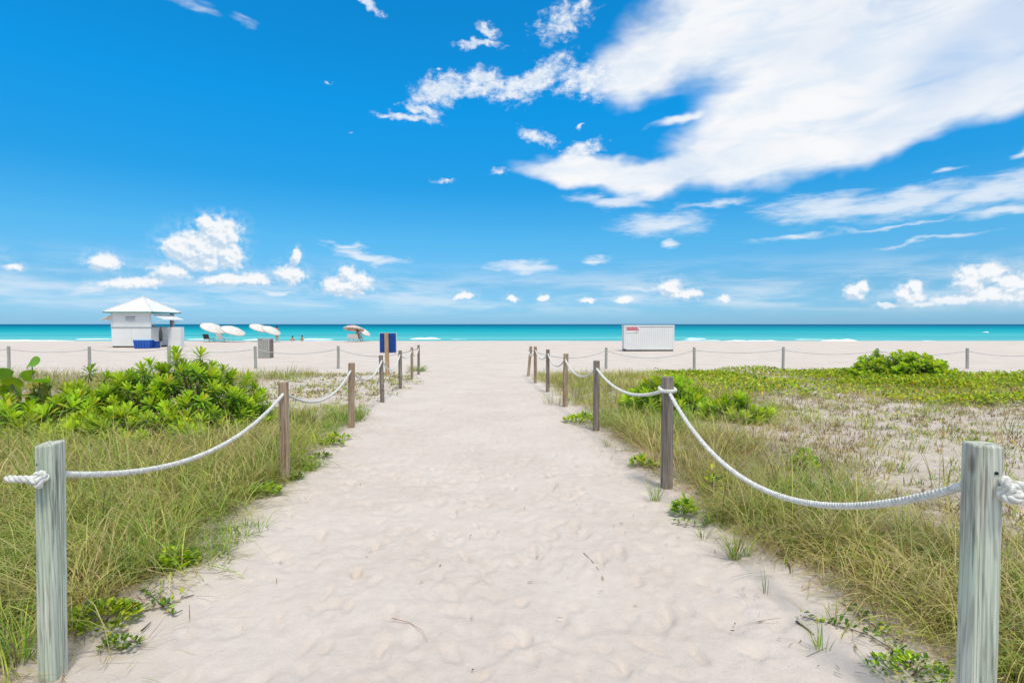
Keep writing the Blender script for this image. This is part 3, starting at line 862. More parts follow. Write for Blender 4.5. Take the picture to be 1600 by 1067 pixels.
# ------------------------------------------------------------------ beach hut
def build_hut():
    Y0 = 43.0; k = Y0 / F
    x0 = (174 - 800) * k; x1 = (236 - 800) * k; z0 = -.30
    w = x1 - x0; dp = 3.0
    r = empty('beach_hut', ((x0 + x1) / 2, Y0 + dp / 2, z0)); tag(r, 'white beach hut with a pyramid metal roof and propped awnings', 'hut')
    hx, hy = w / 2, dp / 2
    zc = EYE - (511 - 506.5) * k - z0                # counter height
    ze = EYE + (506.5 - 487) * k - z0                # eave
    za = EYE + (506.5 - 462.5) * k - z0              # apex
    th = .05
    b = MB(); b.box((0, 0, .055), (w - .1, dp - .1, .11)); b.build('base_skid', M['dark'], r)
    # lower walls
    def board_wall(name, c, size, n, axis, mat):
        """boarded wall: thin vertical boards, each its own plank"""
        for q in range(n):
            if axis == 'x':
                bw = size[0] / n; cc = (c[0] - size[0] / 2 + bw * (q + .5), c[1], c[2]); d = (bw - .012, size[1], size[2])
            else:
                bw = size[1] / n; cc = (c[0], c[1] - size[1] / 2 + bw * (q + .5), c[2]); d = (size[0], bw - .012, size[2])
            mb = MB(); mb.box(cc, d); mb.build('plank', mat, r)
    low = zc - .16
    mb = MB(); mb.box((0, -hy + .06, .11 + low / 2), (w - .04, .05, low)); mb.box((0, hy - .06, .11 + low / 2), (w - .04, .05, low))
    mb.box((-hx + .06, 0, .11 + low / 2), (.05, dp - .2, low)); mb.box((hx - .06, 0, .11 + low / 2), (.05, dp - .2, low))
    mb.build('wall', M['white_dirty'], r)
    for q in range(2):
        mb = MB(); mb.box((-w / 4 + q * w / 2, -hy + .015, .12 + low / 2), (w / 2 - .015, .04, low - .02)); mb.build('wall_panel', M['white'], r, bevel=.004)
    for q in range(2):
        mb = MB(); mb.box((hx - .015, -dp / 4 + q * dp / 2, .12 + low / 2), (.04, dp / 2 - .03, low - .02)); mb.build('wall_panel', M['white_dirty'], r, bevel=.004)
    mb = MB(); mb.box((0, 0, zc - .02), (w + .10, dp + .10, .05)); mb.build('counter', M['grey'], r, bevel=.006)
    # upper front wall, corner posts, open sides
    up0 = zc + .006; uph = ze - .02 - up0
    mb = MB(); mb.box((0, -hy + .05, up0 + uph / 2), (w, .06, uph)); mb.build('wall', M['white'], r)
    for sx in (-1, 1):
        mb = MB(); mb.box((sx * (hx - .03), -hy + .012, up0 + uph / 2), (.09, .05, uph)); mb.build('trim', M['white_dirty'], r)
    for sx, sy in ((-1, 1), (1, 1)):
        mb = MB(); mb.box((sx * (hx - .12), sy * (hy - .12), up0 + uph / 2), (.24, .24, uph)); mb.build('corner_post', M['grey'], r)
    # notice on the front wall: three dark print lines
    nx = ((204 - 800) * k) - (x0 + x1) / 2; nz = EYE - (498 - 506.5) * k - z0
    mb = MB(); mb.box((nx, -hy + .014, nz), (.85, .012, .46)); no = mb.build('notice', M['white'], r)
    rn = random.Random(5)
    for row, zz in ((0, .14), (1, .0), (2, -.15)):
        xx = -.37; lines = MB()
        while xx < .34:
            l = rn.uniform(.04, .10)
            lines.box((nx + xx + l / 2, -hy + .006, nz + zz), (l, .004, .085 if row < 2 else .05)); xx += l + .02
        tag(lines.build('print', M['plum_print'], no), kind='stuff')
    # roof: pyramid with standing seams
    rx, ry = hx + .36, hy + .36
    ap = Vector((0, 0, za)); cs = [Vector((-rx, -ry, ze)), Vector((rx, -ry, ze)), Vector((rx, ry, ze)), Vector((-rx, ry, ze))]
    mb = MB(); mb.add(cs + [ap], [(0, 1, 4), (1, 2, 4), (2, 3, 4), (3, 0, 4), (3, 2, 1, 0)]); ro = mb.build('roof', M['roof'], r)
    sm = MB()
    for a, b_ in ((0, 1), (1, 2), (2, 3), (3, 0)):
        A, B = cs[a], cs[b_]; n = (B - A).cross(ap - A).normalized()
        for q in range(1, 9):
            t = q / 9; p = A.lerp(B, t)
            m_ = 1 - abs(2 * t - 1)
            top = p + (ap - (A + B) / 2) * m_
            sm.bar(p + n * .015, top + n * .015, .022, n=5)
    sm.build('roof_seam', M['roof'], ro)
    hp = MB()
    for c_ in cs: hp.bar(c_ + Vector((0, 0, .02)), ap + Vector((0, 0, .03)), .045, n=6)
    hp.build('roof_hip', M['white_dirty'], ro)
    fa = MB()
    for a, b_ in ((0, 1), (1, 2), (2, 3), (3, 0)):
        c_ = (cs[a] + cs[b_]) / 2; d = cs[b_] - cs[a]
        fa.box((c_.x, c_.y, ze - .05), (abs(d.x) + .02 if abs(d.x) > .1 else .03, abs(d.y) + .02 if abs(d.y) > .1 else .03, .10))
    fa.build('fascia', M['green_trim'], r)
    # awnings: flaps hinged at the top of both side openings, propped outwards
    for sx in (-1, 1):
        L_ = 1.0
        a0 = Vector((sx * hx, 0, ze - .20)); a1 = a0 + Vector((sx * L_, 0, -.42))
        A = MB()
        y0_, y1_ = -hy + .12, hy - .3
        A.add([(a0.x, y0_, a0.z), (a0.x, y1_, a0.z), (a1.x, y1_, a1.z), (a1.x, y0_, a1.z), (a0.x, y0_, a0.z - .04), (a0.x, y1_, a0.z - .04), (a1.x, y1_, a1.z - .04), (a1.x, y0_, a1.z - .04)],
              [(0, 1, 2, 3), (7, 6, 5, 4), (0, 3, 7, 4), (1, 5, 6, 2), (2, 6, 7, 3), (0, 4, 5, 1)])
        ao = A.build('awning', M['white'], r)
        for yy in (y0_ + .1, y1_ - .1):
            pr = MB(); pr.bar((sx * (hx + .02), yy, ze - 1.0), (a0.x + sx * L_ * .8, yy, a0.z - .36), .025, n=6)
            pr.build('awning_prop', M['white'], ao)
    # dim bits inside on the counter
    mb = MB(); mb.box((hx - .35, -hy + .5, zc + .10), (.35, .5, .18)); mb.build('counter_box', M['grey'], r)
    # annex panel behind the right corner
    xr = (282 - 800) * (Y0 + 1.2) / F - (x0 + x1) / 2; xl = (262 - 800) * (Y0 + 1.2) / F - (x0 + x1) / 2
    mb = MB(); mb.box(((xr + xl) / 2, -hy + 1.45, zc / 2), (xr - xl, .5, zc - .02)); mb.build('side_cabinet', M['white'], r, bevel=.01)
    return r
build_hut()

def build_bins():
    # blue bin in front of the hut
    p = at_px(225, 545, 41.5); z0 = -.29
    r = empty('storage_bin', (p.x, 41.5, z0), R(4)); tag(r, 'bright blue plastic bin standing against the front of the white hut', 'bin')
    mb = MB(); w, d, h = 1.2, .7, .60
    mb.add([(-w / 2 + .06, -d / 2 + .05, 0), (w / 2 - .06, -d / 2 + .05, 0), (w / 2 - .06, d / 2 - .05, 0), (-w / 2 + .06, d / 2 - .05, 0), (-w / 2, -d / 2, h), (w / 2, -d / 2, h), (w / 2, d / 2, h), (-w / 2, d / 2, h)],
           [(3, 2, 1, 0), (0, 1, 5, 4), (1, 2, 6, 5), (2, 3, 7, 6), (3, 0, 4, 7), (4, 5, 6, 7)])
    mb.build('body', M['blue_bin'], r, bevel=.02)
    mb = MB(); mb.box((0, 0, h + .05), (w + .06, d + .06, .09)); mb.build('lid', M['blue_lid'], r, bevel=.03)
    mb = MB()
    for q in range(5): mb.box((-w / 2 + .2 + q * (w - .4) / 4, -d / 2 - .0, h * .5), (.04, .05, h * .8))
    mb.build('rib', M['blue_bin'], r)
    p = at_px(243, 546, 41.8)
    r = empty('storage_bin', (p.x, 41.9, z0), R(-8)); tag(r, 'small dark navy bin right beside the bright blue one at the hut', 'bin')
    mb = MB(); mb.box((0, 0, .24), (.34, .4, .48)); mb.build('body', M['navy'], r, bevel=.02)
    mb = MB(); mb.box((0, 0, .505), (.38, .44, .05)); mb.build('lid', M['navy'], r, bevel=.015)
    # closed parasol leaning at the hut's right side
    p = at_px(259, 545, 43.6)
    r = empty('closed_parasol', (p.x, 43.0, z0)); tag(r, 'furled dark grey parasol upright at the right side of the hut', 'parasol')
    mb = MB(); mb.tube([(0, 0, .5), (0, 0, .8), (0, 0, 1.2), (0, 0, 1.55), (0, 0, 1.72)], [.11, .13, .12, .06, .015], 10); mb.build('canopy', M['dark'], r, smooth=True)
    mb = MB(); mb.bar((0, 0, -.1), (0, 0, .6), .022); mb.build('pole', M['grey'], r)
    # small wooden slatted bin on the beach
    Y = 29.4; p = at_px(411.5, 560, Y); z0 = gz(p.x, Y)
    r = empty('wooden_bin', (p.x, Y + .3, z0), R(3)); r.scale = (.80, .8, .98); tag(r, 'small weathered wooden slatted bin on the sand beside a thin post', 'bin')
    for q in range(6):
        mb = MB(); mb.box((-.32 + q * .128, -.34, .52), (.118, .025, 1.02)); mb.build('slat', M['wood_pale'], r)
        mb = MB(); mb.box((.385, -.27 + q * .11, .52), (.025, .10, 1.02)); mb.build('slat', M['wood_grey'], r)
        mb = MB(); mb.box((-.385, -.27 + q * .11, .52), (.025, .10, 1.02)); mb.build('slat', M['wood_grey'], r)
    mb = MB(); mb.box((0, .02, .5), (.72, .62, .96)); mb.build('liner', M['wood_grey'], r)
    mb = MB(); mb.box((0, 0, 1.07), (.84, .76, .06)); mb.build('lid', M['grey'], r, bevel=.01)
build_bins()

def build_container():
    Y = 37.0; k = Y / F
    x0 = (976 - 800) * k; x1 = (1053.5 - 800) * k; z0 = -.30
    zt = EYE - (508.2 - 506.5) * k - z0
    w = x1 - x0; dp = 1.0; h = zt
    r = empty('storage_container', ((x0 + x1) / 2, Y + dp / 2, z0), R(-1.5)); tag(r, 'white ribbed metal storage container with a red notice, standing on the open beach', 'container')
    mb = MB(); mb.box((0, 0, .10), (w - .06, dp - .08, .10)); mb.build('base_frame', M['grey'], r)
    for sx in (-1, 1):
        for sy in (-1, 1):
            mb = MB(); mb.box((sx * (w / 2 - .12), sy * (dp / 2 - .12), .01), (.14, .14, .08)); mb.build('foot', M['dark'], r)
    mb = MB(); mb.box((0, 0, .14 + (h - .14) / 2), (w - .06, dp - .06, h - .17)); mb.build('wall', M['white_dirty'], r)
    n = 22; pw = (w - .16) / n
    for q in range(n):
        m2 = MB(); m2.box((-w / 2 + .08 + pw * (q + .5), -dp / 2 + .024, .16 + (h - .30) / 2), (pw - .018, .018, h - .30)); m2.build('panel', M['white'], r, bevel=.008)
    for q in range(8):
        m2 = MB(); m2.box((-w / 2 + .022, -dp / 2 + .1 + (dp - .2) / 8 * (q + .5), .16 + (h - .30) / 2), (.034, (dp - .2) / 8 - .028, h - .30)); m2.build('panel', M['white'], r, bevel=.008)
    for sx in (-1, 1):
        m2 = MB(); m2.box((sx * (w / 2 - .035), -dp / 2 + .035, .14 + (h - .14) / 2), (.08, .08, h - .16)); m2.build('corner_post', M['white'], r)
    m2 = MB(); m2.box((0, 0, h - .04), (w + .04, dp + .04, .09)); m2.build('top_rail', M['white'], r, bevel=.01)
    m2 = MB(); m2.box((0, -dp / 2 + .01, .165), (w - .16, .05, .06)); m2.build('bottom_rail', M['white'], r)
    m2 = MB(); m2.tube([(-w / 2 + .02, -dp / 2 - .08, .09), (-w / 2 + .02, -dp / 2 + .0, .09)], .085, 14); m2.build('wheel', M['dark'], r)
    # red notice: block of bold print, a second paler row
    nx = -w / 2 + (988.5 - 976) * k; nz = h - .30
    m2 = MB(); m2.box((nx, -dp / 2 - .0, nz), (.84, .012, .42)); no = m2.build('notice', M['white'], r)
    rn = random.Random(3)
    for row, zz, hh in ((0, .115, .12), (1, -.02, .09)):
        xx = -.39; pr = MB()
        while xx < .36:
            l = rn.uniform(.05, .1)
            pr.box((nx + xx + l / 2, -dp / 2 - .008, nz + zz), (l, .004, hh)); xx += l + .015
        tag(pr.build('print', M['red_print'], no), kind='stuff')
    pr = MB(); pr.box((nx, -dp / 2 - .008, nz + .045), (.78, .004, .018)); pr.build('print', M['red_print'], no)
    p2 = MB(); p2.box((nx + .28, -dp / 2 - .008, nz - .165), (.16, .004, .035)); p2.build('small_print', M['plum_print'], no)
build_container()

# ------------------------------------------------------------------ parasols, chairs and people near the water
def parasol(u, v, tilt_x, tilt_y, dia, kind, label, Y=57.0):
    c = at_px(u, v, Y)                       # centre of the canopy
    z0 = -.30
    r = empty('beach_parasol', (c.x, Y, z0)); tag(r, label, 'parasol', 'parasols at the water edge')
    hgt = c.z - z0
    ra = dia / 2; n = 8
    Rm = Matrix.Rotation(tilt_y, 3, 'Y') @ Matrix.Rotation(tilt_x, 3, 'X')
    cen = Vector((0, 0, hgt))
    def P(rr, a, z): return cen + Rm @ Vector((rr * math.cos(a), rr * math.sin(a), z))
    dome = [(0.02, .34), (.35, .30), (.7, .18), (1.0, 0.0)]
    seg = 3
    mb = MB()
    for k in range(n):
        vs = []; fs = []
        for (q, z) in dome:
            for s in range(seg + 1):
                a = (k + s / seg) / n * 2 * math.pi
                pull = 1 - .03 * math.sin(s / seg * math.pi) * (q > .9)
                vs.append(P(q * ra * pull, a, z * ra * .9 - .04 * math.sin(s / seg * math.pi) * q))
        for i in range(len(dome) - 1):
            for s in range(seg): fs.append((i * (seg + 1) + s, (i + 1) * (seg + 1) + s, (i + 1) * (seg + 1) + s + 1, i * (seg + 1) + s + 1))
        mb.add(vs, fs, (k % 2) if kind == 'stripe' else 0)
    main = M['canvas_peach'] if kind == 'peach' else M['canvas_cream']
    me = mb.mesh('canopy', True)
    link('canopy', me, [main, M['canvas_peach']], r)
    vb = MB(); N = 32; dp = .14
    vs = [P(ra * (1.0 if s == 0 else .985), a / N * 2 * math.pi, (-.0 if s == 0 else -dp * (.8 + .2 * math.cos(a * math.pi)))) for s in (0, 1) for a in range(N)]
    vb.add(vs, [(a, (a + 1) % N, N + (a + 1) % N, N + a) for a in range(N)])
    vb.build('valance', M['canvas_cream'], r)
    pb = MB(); pb.bar((0, 0, -.3), cen + Rm @ Vector((0, 0, 0)) * .98, .022); pb.bar(cen, P(0, 0, .36 * ra), .02); pb.build('pole', M['white'], r)
    rb = MB()
    for k in range(n):
        a = k / n * 2 * math.pi
        rb.bar(P(.05, a, .28 * ra), P(ra * .97, a, -.01), .008, n=4)
    rb.build('rib', M['grey'], r)
    return r
parasol(333, 512.5, R(9), R(24), 2.5, 'cream', 'leftmost tilted cream parasol at the water, right of the hut')
parasol(336, 516.5, R(-14), R(18), 1.9, 'peach', 'peach parasol half hidden under the leftmost cream parasol', 58.4)
parasol(364, 516.5, R(8), R(22), 2.4, 'cream', 'tilted cream parasol second in the left pair right of the hut', 56.0)
parasol(406, 512.5, R(8), R(22), 2.1, 'cream', 'cream parasol left of the standing person above the wooden bin', 57.5)
parasol(424, 516, R(8), R(28), 1.9, 'cream', 'tilted cream parasol next to the standing person', 56.0)
parasol(553, 513.5, R(-13), R(3), 2.15, 'peach', 'peach parasol over the seated person in the middle distance')
parasol(568, 518, R(10), R(32), 1.6, 'cream', 'small tilted white parasol just right of the peach parasol', 58.6)

def lounge(u, Y, rz, label, mat='white'):
    p = at_px(u, 533, Y)
    r = empty('beach_chair', (p.x, Y, -.30), rz); tag(r, label, 'chair', 'chairs under the parasols')
    mb = MB(); mb.box((0, 0, .30), (.58, 1.1, .05)); mb.build('seat', M[mat], r, bevel=.01)
    mb = MB(); mb.box((0, .72, .55), (.58, .05, .62), M=Matrix.Rotation(R(-32), 3, 'X')); mb.build('backrest', M[mat], r, bevel=.01)
    for sx in (-1, 1):
        for yy in (-.5, .45):
            mb = MB(); mb.bar((sx * .26, yy, 0), (sx * .26, yy, .29), .025, n=6); mb.build('leg', M['white'], r)
        mb = MB(); mb.box((sx * .29, .25, .48), (.05, .5, .04)); mb.build('armrest', M['white'], r)
lounge(548.5, 57.3, R(190), 'white beach chair left of the seated person under the peach parasol')
lounge(560, 57.3, R(170), 'white beach chair the person sits in under the peach parasol')
lounge(327, 57.5, R(185), 'dark beach chair under the leftmost parasols right of the hut', 'dark')
lounge(350, 57.0, R(175), 'white beach chair under the left pair of parasols')

def person(name, label, joints, edges, rad, loc, rz, head, swim=None):
    """one skinned body; hair and clothing as children"""
    r = bpy.data.meshes.new('body')
    r.from_pydata(joints, edges, [])
    o = link('person', r, M['skin'], None, loc, (0, 0, rz)); tag(o, label, 'person')
    sk = o.modifiers.new('skin', 'SKIN'); sk.use_smooth_shade = True
    for v, q in zip(r.skin_vertices[0].data, rad): v.radius = (q, q)
    r.skin_vertices[0].data[0].use_root = True
    ss = o.modifiers.new('sub', 'SUBSURF'); ss.levels = 1; ss.render_levels = 2
    hb = MB()
    N = 10; vs = []; fs = []
    for i in range(7):
        th = i / 6 * math.pi * .62
        for k in range(N):
            a = k / N * 2 * math.pi
            vs.append((head[0] + .105 * math.sin(th) * math.cos(a), head[1] + .115 * math.sin(th) * math.sin(a) + .012, head[2] + .02 + .125 * math.cos(th)))
    for i in range(6):
        for k in range(N): fs.append((i * N + k, (i + 1) * N + k, (i + 1) * N + (k + 1) % N, i * N + (k + 1) % N))
    hb.add(vs, fs); hb.build('hair', M['hair'], o, smooth=True)
    fb = MB()
    fy = head[1] - .10
    fb.tube([(head[0], fy + .015, head[2] + .01), (head[0], fy - .018, head[2] - .025), (head[0], fy + .01, head[2] - .035)], [.006, .014, .008], 6)
    fb.build('nose', M['skin'], o, smooth=True)
    if swim:
        sb = MB(); sb.tube(swim[0], swim[1], 10); sb.build('swimwear', M['swim'], o, smooth=True)
    return o
def standing():
    j = [(0, 0, .93), (0, .0, 1.12), (0, 0, 1.38), (0, -.01, 1.50), (0, -.02, 1.62), (0, -.02, 1.72),
         (-.17, 0, 1.42), (-.22, .02, 1.16), (-.20, -.06, .92), (-.20, -.08, .82), (.17, 0, 1.42), (.23, .03, 1.16), (.22, -.04, .92), (.22, -.06, .82),
         (-.09, 0, .86), (-.10, -.01, .48), (-.10, .03, .09), (-.10, -.10, .04), (.09, 0, .86), (.11, .02, .48), (.12, .06, .09), (.12, -.06, .04)]
    e = [(0, 1), (1, 2), (2, 3), (3, 4), (4, 5), (2, 6), (6, 7), (7, 8), (8, 9), (2, 10), (10, 11), (11, 12), (12, 13), (0, 14), (14, 15), (15, 16), (16, 17), (0, 18), (18, 19), (19, 20), (20, 21)]
    q = [.14, .125, .15, .06, .085, .07, .065, .05, .04, .035, .065, .05, .04, .035, .10, .065, .045, .035, .10, .065, .045, .035]
    return j, e, q
def seated():
    j = [(0, .10, .42), (0, .20, .62), (0, .30, .86), (0, .29, .98), (0, .27, 1.09), (0, .26, 1.18),
         (-.17, .28, .88), (-.24, .16, .64), (-.24, -.10, .58), (-.22, -.18, .58), (.17, .28, .88), (.24, .16, .64), (.24, -.10, .58), (.22, -.18, .58),
         (-.10, .05, .42), (-.11, -.36, .52), (-.11, -.62, .12), (-.11, -.72, .08), (.10, .05, .42), (.12, -.34, .54), (.12, -.58, .12), (.12, -.68, .08)]
    _, e, q = standing()
    return j, e, q
j, e, q = seated()
p = at_px(561, 532, 57.3)
person('person', 'person with dark hair sitting in a chair under the peach parasol', j, e, q, (p.x, 57.25, -.30), R(170), (0, .265, 1.12), ([(0, .10, .38), (0, .13, .50)], [.16, .16]))
j, e, q = standing()
p = at_px(433, 530, 60.0)
person('person', 'tanned person with dark hair standing right of the cream parasols', j, e, q, (p.x, 60.0, -.42), R(160), (0, -.02, 1.64), ([(0, 0, .82), (0, 0, .98)], [.165, .15]))
p = at_px(457, 531, 69); 
person('person', 'person wading in the shallow water, left of the two bathers', j, e, q, (p.x, 69.0, -1.72), R(200), (0, -.02, 1.64))
p = at_px(471, 531, 68)
person('person', 'person wading in the shallow water, right of the two bathers', j, e, q, (p.x, 68.2, -1.62), R(150), (0, -.02, 1.64))

# ------------------------------------------------------------------ plants
def lin(*c): return np.array(c, dtype=np.float32)
C_GREEN = lin(.15, .33, .03); C_YEL = lin(.40, .48, .05); C_DARKG = lin(.07, .17, .03); C_STRAW = lin(.60, .47, .22); C_BROWN = lin(.20, .125, .08); C_OLIVE = lin(.30, .31, .08)

class Blades:
    def __init__(s): s.V = []; s.L = []; s.S = []; s.C = []; s.b = 0
    def add(s, root, length, width, az, th0, curl, col, segs=4, tipcol=None):
        """vectorised grass blades: root Nx3, others N; th0 = lean from the vertical at the base, curl = extra lean by the tip"""
        N = len(root)
        st = np.linspace(0, 1, segs + 1)
        p = root.copy(); dirx = np.cos(az); diry = np.sin(az)
        side = np.stack([-diry, dirx, np.zeros(N)], -1)
        verts = np.zeros((N, 2 * segs + 1, 3), np.float32)
        tw = rng.uniform(-.6, .6, N)
        side = side * np.cos(tw)[:, None] + np.stack([dirx, diry, np.zeros(N)], -1) * np.sin(tw)[:, None]
        for i in range(segs + 1):
            wd = width * (1 - st[i] ** 1.6) * .5 * (0.75 + .5 * min(1, st[i] * 3))
            if i < segs:
                verts[:, 2 * i] = p - side * wd[:, None]; verts[:, 2 * i + 1] = p + side * wd[:, None]
                th = th0 + curl * (st[i] + .5 / segs) ** 1.2
                stp = length / segs
                p = p + np.stack([np.sin(th) * dirx * stp, np.sin(th) * diry * stp, np.cos(th) * stp], -1)
            else: verts[:, 2 * i] = p
        nv = 2 * segs + 1
        base = s.b + np.arange(N)[:, None] * nv
        pat = []
        sizes = []
        for i in range(segs - 1): pat += [2 * i, 2 * i + 1, 2 * i + 3, 2 * i + 2]; sizes.append(4)
        pat += [2 * segs - 2, 2 * segs - 1, 2 * segs]; sizes.append(3)
        s.L.append((base + np.array(pat)[None, :]).ravel()); s.S.append(np.tile(sizes, N))
        cv = np.repeat(col[:, None, :], nv, 1)
        if tipcol is not None:
            w = np.repeat(st, 2)[:nv][None, :, None] ** 2
            cv = cv * (1 - w) + tipcol[:, None, :] * w
        s.V.append(verts.reshape(-1, 3)); s.C.append(cv.reshape(-1, 3)); s.b += N * nv
    def mesh(s, name):
        return np_mesh(name, np.concatenate(s.V), np.concatenate(s.L), np.concatenate(s.S), np.concatenate(s.C), True)

def mixcol(w):
    """w: Nx6 weights over the six plant tones"""
    pal = np.stack([C_GREEN, C_YEL, C_DARKG, C_STRAW, C_BROWN, C_OLIVE])
    w = w / w.sum(1, keepdims=True)
    return (w @ pal).astype(np.float32)
def pick(n, probs):
    pal = np.stack([C_GREEN, C_YEL, C_DARKG, C_STRAW, C_BROWN, C_OLIVE])
    k = rng.choice(6, n, p=np.array(probs) / sum(probs))
    c = pal[k] * rng.uniform(.7, 1.35, (n, 1)).astype(np.float32)
    return c + rng.normal(0, .012, (n, 3)).astype(np.float32).clip(-.02, .02)

DRYSPOT = [(-3.5, 6.5, .8), (-2.9, 5.9, .45), (-2.35, 2.9, .4), (-2.6, 3.5, .4), (-3.4, 2.6, .5), (1.8, 4.6, .4), (2.15, 3.2, .5), (1.65, 6.1, .4), (2.3, 2.5, .35), (1.35, 7.6, .4)]
def clumps(B, dens, xr, yr, tries, nb, length, width, spread, probs, lean=(.05, .5), curl=(.5, 1.5), bias=None, segs=4, lvar=.35):
    """scatter tussocks: dens(x, y) in 0..1 is the chance that a try takes"""
    x = rng.uniform(xr[0], xr[1], tries); y = rng.uniform(yr[0], yr[1], tries)
    keep = rng.random(tries) < dens(x, y)
    x, y = x[keep], y[keep]
    if len(x) == 0: return
    n = rng.integers(nb[0], nb[1] + 1, len(x))
    k = np.repeat(np.arange(len(x)), n); N = len(k)
    # per-clump character: size, dryness
    csz = rng.uniform(1 - lvar, 1 + lvar, len(x))
    cdry = rng.random(len(x))
    ang = rng.uniform(0, 2 * np.pi, N); rad = spread * np.sqrt(rng.random(N)) * csz[k]
    rx = x[k] + rad * np.cos(ang); ry = y[k] + rad * np.sin(ang)
    rz = zlow(rx, ry) - .01
    L = length * csz[k] * rng.uniform(.45, 1.15, N)
    az = ang + rng.normal(0, .7, N)
    if bias is not None:
        bx, by, bw = bias
        vx = np.cos(az) + bx * bw; vy = np.sin(az) + by * bw
        az = np.arctan2(vy, vx)
    th0 = rng.uniform(lean[0], lean[1], N) * (.5 + rad / spread)
    cu = rng.uniform(curl[0], curl[1], N)
    pr = np.array(probs, float)
    ca = pick(N, pr); cb = pick(N, pr * np.array([.4, .8, .5, 2.6, 1.8, .8]))
    c = np.where((cdry[k] < .72)[:, None], ca, cb)
    # each tussock leans to one tone; neighbouring tussocks drift together (fresh here, dry there)
    zone = fbm(x * .9 + 50, y * .9 + 20, 3) + rng.normal(0, .10, len(x))
    prz = np.stack([pr * np.array(q) for q in ([.15, .5, .2, 2.6, 2.4, 1.0], [.7, 1.2, .8, 1.1, .8, 1], [2.2, 1.6, 1.2, .35, .15, .7])])
    for (sx_, sy_, sr_) in DRYSPOT:
        zone = zone - .30 * np.exp(-((x - sx_) ** 2 + (y - sy_) ** 2) / sr_ ** 2)
    zi = np.digitize(zone, [.45, .545])
    ct = np.zeros((len(x), 3), np.float32)
    for q in range(3):
        w_ = zi == q
        if w_.any(): ct[w_] = pick(int(w_.sum()), prz[q])
    c = c * .38 + ct[k] * .62 * rng.uniform(.8, 1.2, (N, 1)).astype(np.float32)
    tip = c * .66 + C_STRAW * .40 * rng.uniform(.5, 1.1, (N, 1)).astype(np.float32)
    B.add(np.stack([rx, ry, rz], -1), L, width * rng.uniform(.6, 1.3, N), az, th0, cu, c, segs, tip)

def sm(v, a, b):
    t = np.clip((v - a) / (b - a), 0, 1); return t * t * (3 - 2 * t)
P_LUSH = [2.6, 3.0, 1.5, 2.2, .7, 1.2]
P_THATCH_SHADE = [.05, .15, .1, .9, 3.2, .5]  # dead thatch brown, also standing in for shade between the tussocks
P_MEAD = [1.7, 3.8, .8, 3.2, .6, 1.2]
P_DRY = [.5, 1.2, .6, 3.0, 2.2, 1.6]
P_FRESH = [4, 2.6, 1.4, .3, .1, 1]

